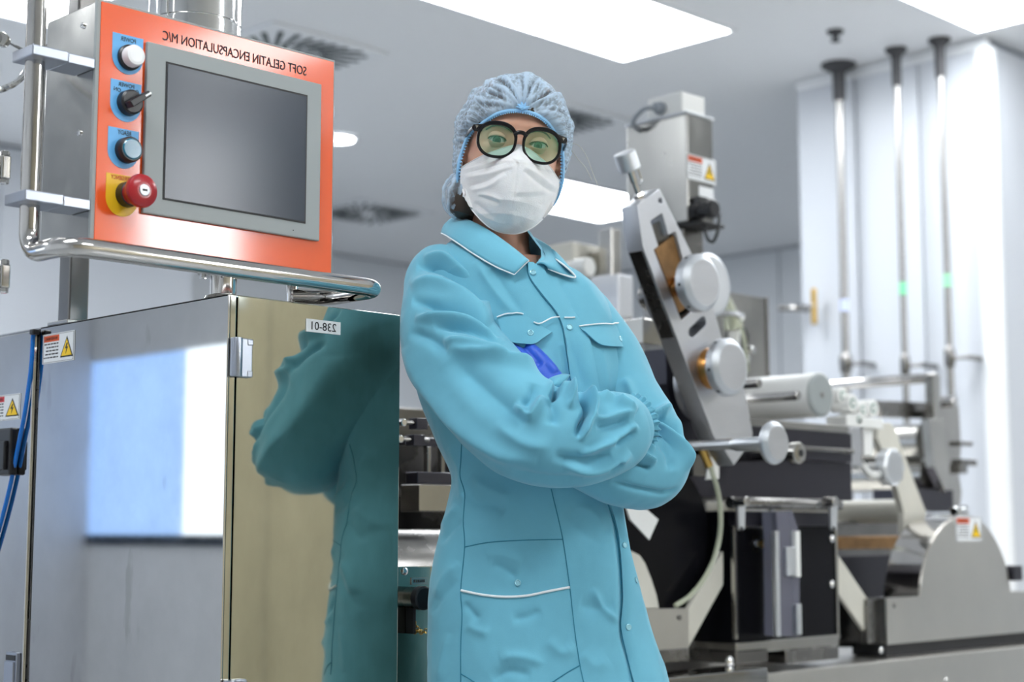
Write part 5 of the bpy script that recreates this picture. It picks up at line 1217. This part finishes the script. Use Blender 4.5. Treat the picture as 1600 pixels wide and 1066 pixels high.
mask_folds = [([(726, 278), (760, 272), (795, 262), (806, 256)], 5, .0035), ([(730, 292), (760, 282), (785, 268), (800, 264)], 5, -.0035), ([(735, 298), (765, 290), (790, 272)], 4, .003), ([(816, 258), (840, 272), (860, 288), (872, 294)], 5, .0035), ([(818, 266), (838, 282), (858, 297), (870, 302)], 5, -.0035), ([(745, 304), (765, 306), (785, 314)], 4, .003),
 ([(748, 306), (762, 312), (780, 318)], 4, -.0035), ([(800, 308), (830, 308), (858, 304)], 6, -.0016), ([(795, 300), (825, 300), (855, 298)], 6, .0014), ([(740, 325), (760, 340), (790, 352)], 5, .0025), ([(740, 316), (758, 330), (772, 342)], 4, -.002), ([(845, 320), (835, 340), (815, 352)], 6, .002), ([(722, 266), (760, 256), (795, 244)], 3, .0012), ([(724, 272), (760, 262), (795, 252)], 2.5, -.0012), ([(876, 272), (850, 262), (826, 248)], 3, .0012), ([(800, 330), (802, 345), (800, 355)], 8, .002)]
V = sculpt(V, fc, mask_folds, .0005, 9, .55)
mk = np_obj('face_mask', V, fc, 'mask', woman, 'white pleated disposable face mask'); q = mk.modifiers.new('t', 'SOLIDIFY'); q.thickness = .0012; q.offset = 1
edge = lambda idx: [Vector(V[k]) for k in idx]
obj('nose_hem', bm_tube(edge([i for i in range(NU+1)]), .0009, 6), 'mask', mk); obj('side_hem', bm_tube(edge([j*(NU+1) for j in range(NV+1)]), .0010, 6), 'mask', mk); obj('side_hem', bm_tube(edge([j*(NU+1)+NU for j in range(NV+1)]), .0010, 6), 'mask', mk)
obj('lower_hem', bm_tube(edge([NV*(NU+1)+i for i in range(NU+1)]), .0010, 6), 'mask', mk)
for s in (-1, 1):
    k0 = 3*(NU+1)+(0 if s < 0 else NU); k1 = (NV-3)*(NU+1)+(0 if s < 0 else NU)
    obj('ear_loop', bm_tube(catmull([Vector(V[k0]), HD(s*.079, -.082, -.028), HD(s*.0815, -.105, -.02), HD(s*.080, -.112, -.045), HD(s*.076, -.088, -.065), Vector(V[k1])], 8), .0014, 7), 'strap', mk)
# ---------------------------------------------------------------- spectacles
gls = []
GY = .020
gx = bpy.data.objects.new('glasses', None); sc.collection.objects.link(gx); gx.parent = woman; gx.matrix_parent_inverse = Matrix.Translation(LOC[woman.name]).inverted(); gx['label'] = 'black round-rimmed glasses'
def lens_pt(s, a, rx=.0272, rz=.0245):
    cs, sn = math.cos(a), math.sin(a); e = 2/2.35
    x = math.copysign(abs(cs)**e, cs)*rx*(1+.05*sn); z = math.copysign(abs(sn)**e, sn)*rz
    X = s*.0350+x; return HD(X, GY-.10*(abs(X)/.072)**2*.085, -.0145+z)
for s in (-1, 1):
    loop = [lens_pt(s, 2*math.pi*k/64) for k in range(64)]
    b = bmesh.new(); R_ = []
    for k in range(64):
        a = 2*math.pi*k/64; c = lens_pt(s, a, 0.0001, .0001); d = (loop[k]-c).normalized(); wd = .0034+.0016*max(0, math.sin(a))
        R_.append([b.verts.new(loop[k]+d*dx+HY*dy) for dx, dy in ((-wd*.1, -.0022), (wd*.8, -.0022), (wd, -.001), (wd, .001), (wd*.8, .0022), (wd*.1, .0022), (-wd*.2, .001), (-wd*.2, -.001))])
    for k in range(64):
        for j in range(8): b.faces.new((R_[k][j], R_[k][(j+1) % 8], R_[(k+1) % 64][(j+1) % 8], R_[(k+1) % 64][j])).smooth = True
    obj('rim', b, 'frame_black', gx)
    b = bmesh.new(); c0 = b.verts.new(lens_pt(s, 0, 1e-4, 1e-4)+HY*.0015); vv = [b.verts.new(p) for p in loop]
    for k in range(64): b.faces.new((c0, vv[k], vv[(k+1) % 64])).smooth = True
    obj('lens', b, 'lens', gx)
    tri = [HD(s*.059, GY-.004, -.004), HD(s*.0725, GY-.010, -.003), HD(s*.0735, GY-.0105, .0065), HD(s*.057, GY-.003, .0085)]
    obj('end_piece', bm_plate(tri, -HY, .004, .001), 'frame_black', gx)
    cst = HD(s*.0675, GY-.0068, .0025); obj('stud', bm_plate([cst-HX*.0022+HZ*.002+HY*.0004, cst+HX*.0022+HZ*.002+HY*.0004, cst-HZ*.0024+HY*.0004], HY, .0006), 'stud', gx)
    obj('temple_arm', bm_tube(catmull([HD(s*.0725, GY-.012, .002), HD(s*.0760, -.02, .001), HD(s*.078, -.06, .000), HD(s*.078, -.095, .0), HD(s*.077, -.115, -.02)], 5), .0034, 10, flat=.5, up0=HX), 'frame_black', gx)
obj('bridge', bm_tube(catmull([HD(-.0095, GY+.0005, -.0025), HD(-.005, GY+.003, .0005), HD(0, GY+.0036, .0013), HD(.005, GY+.003, .0005), HD(.0095, GY+.0005, -.0025)], 5), .0030, 10), 'frame_black', gx)
# ---------------------------------------------------------------- hair and the bouffant cap
CC = Vector((0, -.088, .012))
RIM = [(0, .0105, .0385), (.022, .0085, .036), (.042, .000, .028), (.060, -.018, .0145), (.0735, -.044, .004), (.0815, -.060, -.022), (.084, -.068, -.055), (.076, -.085, -.085), (.055, -.120, -.105), (.0, -.150, -.108)]
RIMF = RIM+[(-x, y, z) for x, y, z in RIM[-2:0:-1]]
rimc = catmull(RIMF, 24, closed=True)
nφ = len(rimc); nt_ = 90
pole = Vector((0, -1, .16)).normalized()
def ell(d, R):
    if d.z < 0: R = (R[0], R[1], R[2]*1.35)
    return 1/math.sqrt((d.x/R[0])**2+(d.y/R[1])**2+(d.z/R[2])**2)
def shell(R, extra, tmax=1.0):
    out = np.zeros((nφ*nt_, 3)); gth = np.zeros(nφ*nt_)
    for i, p in enumerate(rimc):
        d0 = (p-CC); r0 = d0.length; d0.normalize(); om = math.acos(max(-1, min(1, d0.dot(pole))))
        ph = i/nφ
        for j in range(nt_):
            t = j/(nt_-1)*tmax; d = (d0*math.sin((1-t)*om)+pole*math.sin(t*om))/math.sin(om); d.normalize()
            rE = ell(d, R); bl_ = 1-math.exp(-t/.055); r = r0+(rE-r0)*bl_
            dx, g = extra(ph, t, d, i); r += dx
            q = CC+d*r; out[j*nφ+i] = HD(*q); gth[j*nφ+i] = g
    return out, gth
rnd = random.Random(11); WR = [(rnd.randint(18, 60), rnd.uniform(0, 6.28), rnd.uniform(.5, 1.2), rnd.uniform(0, 3)) for _ in range(9)]
FG = Vector((-.002, .012, .042))   # gather knot at the forehead
def cap_extra(ph, t, d, i):
    env = math.exp(-t/.30)*min(1, t/.02)
    a = ph*2*math.pi; w_ = 0
    for k, p0, am, tw in WR: w_ += am*math.sin(k*a+p0+tw*t*4)
    w_ /= 4.0
    q = CC+d*ell(d, (.0945, .122, .1055)); v = q-FG; dist = v.length; an = math.atan2(v.z, v.x)
    fan = math.exp(-((dist-.03)/.07)**2)*(.6*math.sin(13*an+1)+.5*math.sin(21*an+2.1)+.35*math.sin(34*an))*(1 if t > .01 else 0)*max(0, min(1, v.z*40+.4))
    nz = noise.noise(Vector((d.x*4, d.y*4, d.z*4)))+.18*noise.noise(Vector((d.x*11+5, d.y*11, d.z*11)))
    crease = abs(noise.noise(Vector((d.x*9+3, d.y*9, d.z*9+1))))
    h = .0007*w_*(env+.15)+.0030*fan+.0060*nz-.003*max(0, .25-crease)
    knot = math.exp(-(dist/.022)**2)
    h -= .002*knot
    ln = (1-abs(math.sin(31*a+4*noise.noise(d*3)+3*t)))**5+(1-abs(math.sin(17*a-6*t+5*noise.noise(d*2.3))))**6+(1-abs(math.sin(40*noise.noise(d*1.7)+9*d.x)))**6
    g = .22+.45*ln+.16*w_*(.3+env)+.42*fan+.30*nz+.5*math.exp(-t/.03)+.9*knot+.55*max(0, .16-crease)*4+.25*max(0, d.z)
    return h*min(1, t/.015), g
Vc, gc = shell((.0945, .122, .1055), cap_extra)
fcs = []
for j in range(nt_-1):
    for i in range(nφ): fcs.append((j*nφ+i, j*nφ+(i+1) % nφ, (j+1)*nφ+(i+1) % nφ, (j+1)*nφ+i))
# hair bun hanging in the cap behind the ear
bc = Vector((-.0755, -.098, -.088)); nb = 60; mb_ = 40; base = len(Vc); Vb = []; gb = []
for j in range(mb_):
    th = math.pi*(j+.5)/mb_
    for i in range(nb):
        a = 2*math.pi*i/nb; d = Vector((math.sin(th)*math.cos(a), math.sin(th)*math.sin(a), math.cos(th)))
        nz = noise.noise(d*3)+.5*noise.noise(d*8); w_ = math.sin(9*a+2*math.cos(th)+noise.noise(d*2)*3)
        q = bc+Vector((d.x*.026, d.y*.034, d.z*.036))*(1+.10*nz+.05*w_*math.sin(th)); Vb.append(HD(*q)); gb.append(.25+.3*w_+.35*nz)
fb = [(base+j*nb+i, base+j*nb+(i+1) % nb, base+(j+1)*nb+(i+1) % nb, base+(j+1)*nb+i) for j in range(mb_-1) for i in range(nb)]
Vall = np.concatenate([Vc, np.array([list(p) for p in Vb])]); gall = np.concatenate([gc, np.array(gb)])
cap = np_obj('hair_cap', Vall, fcs+fb, 'cap_fabric', woman, 'translucent light blue bouffant hair cap')
at_ = cap.data.attributes.new('gather', 'FLOAT', 'POINT'); at_.data.foreach_set('value', gall.astype('f'))
# elastic hem with its little frill
hem = []
for i, p in enumerate(rimc): hem.append(HD(*(p+Vector((0, .001, -.0005)))))
obj('elastic_hem', bm_tube(hem, .0021, 8, closed=True, flat=.55, up0=HY), 'trim_blue', cap)
b = bmesh.new(); A_ = []; B_ = []; n_ = nφ*3
for i in range(n_):
    f_ = i/3; p = rimc[int(f_) % nφ].lerp(rimc[(int(f_)+1) % nφ], f_-int(f_)); inw = (Vector((0, -.03, -.03))-p); inw.y *= .2; inw.normalize()
    A_.append(b.verts.new(HD(*(p+Vector((0, .0015, 0)))))); wv = math.sin(i*.55)
    B_.append(b.verts.new(HD(*(p+inw*(.0045+.0012*math.sin(i*.55))+Vector((0, .0015+.0012*wv, 0))))))
for i in range(n_): b.faces.new((A_[i], A_[(i+1) % n_], B_[(i+1) % n_], B_[i]))
obj('frill', b, 'trim_blue', cap)
# knot where the cap is gathered over the forehead
b = bmesh.new()
for k in range(13):
    a = math.pi*(.02+.96*k/12); L = .011+.004*math.sin(k*2.1); d = Vector((math.cos(a), .1, math.sin(a)))
    bm_tube(catmull([HD(*(FG+Vector((0, .0015, -.003)))), HD(*(FG+d*L*.5+Vector((0, .0035, -.001)))), HD(*(FG+d*L+Vector((0, -.004, 0))))], 5), lambda t: .0017-.0011*t, 7, bm=b)
obj('gather_knot', b, 'trim_blue', cap)
# hair under the cap
def hair_extra(ph, t, d, i): return -.001+.0016*math.sin(ph*2*math.pi*40+3*noise.noise(d*4))*min(1, t*8), 0
Vh, _ = shell((.086, .113, .100), hair_extra)
nape = []
hr = np_obj('hair', Vh, fcs, 'hair', woman, 'dark brown hair under the cap')
b = bm_lathe(HD(-.060, -.088, -.060), -HZ+HX*-.15, [(0, .010), (.01, .022), (.035, .026), (.055, .018), (.062, .004)], 24)
obj('hair_bun', b, 'hair', hr)
obj('nape_hair', bm_tube(catmull([HD(-.05, -.10, -.07), HD(-.052, -.102, -.105), HD(-.046, -.10, -.132)], 6), lambda t: .020-.014*t, 14), 'hair', hr)
# stray hairs beside the cap
mat('stray', srgb(205, 200, 180), .5)
for pts in ([(884, 222), (905, 228), (918, 248), (928, 275), (935, 292)], [(886, 224), (900, 245), (915, 262), (925, 282)]):
    obj('stray_hair', bm_tube(catmull([at(a, b_, 2.24) for a, b_ in pts], 6), .0003, 5), 'stray', hr)
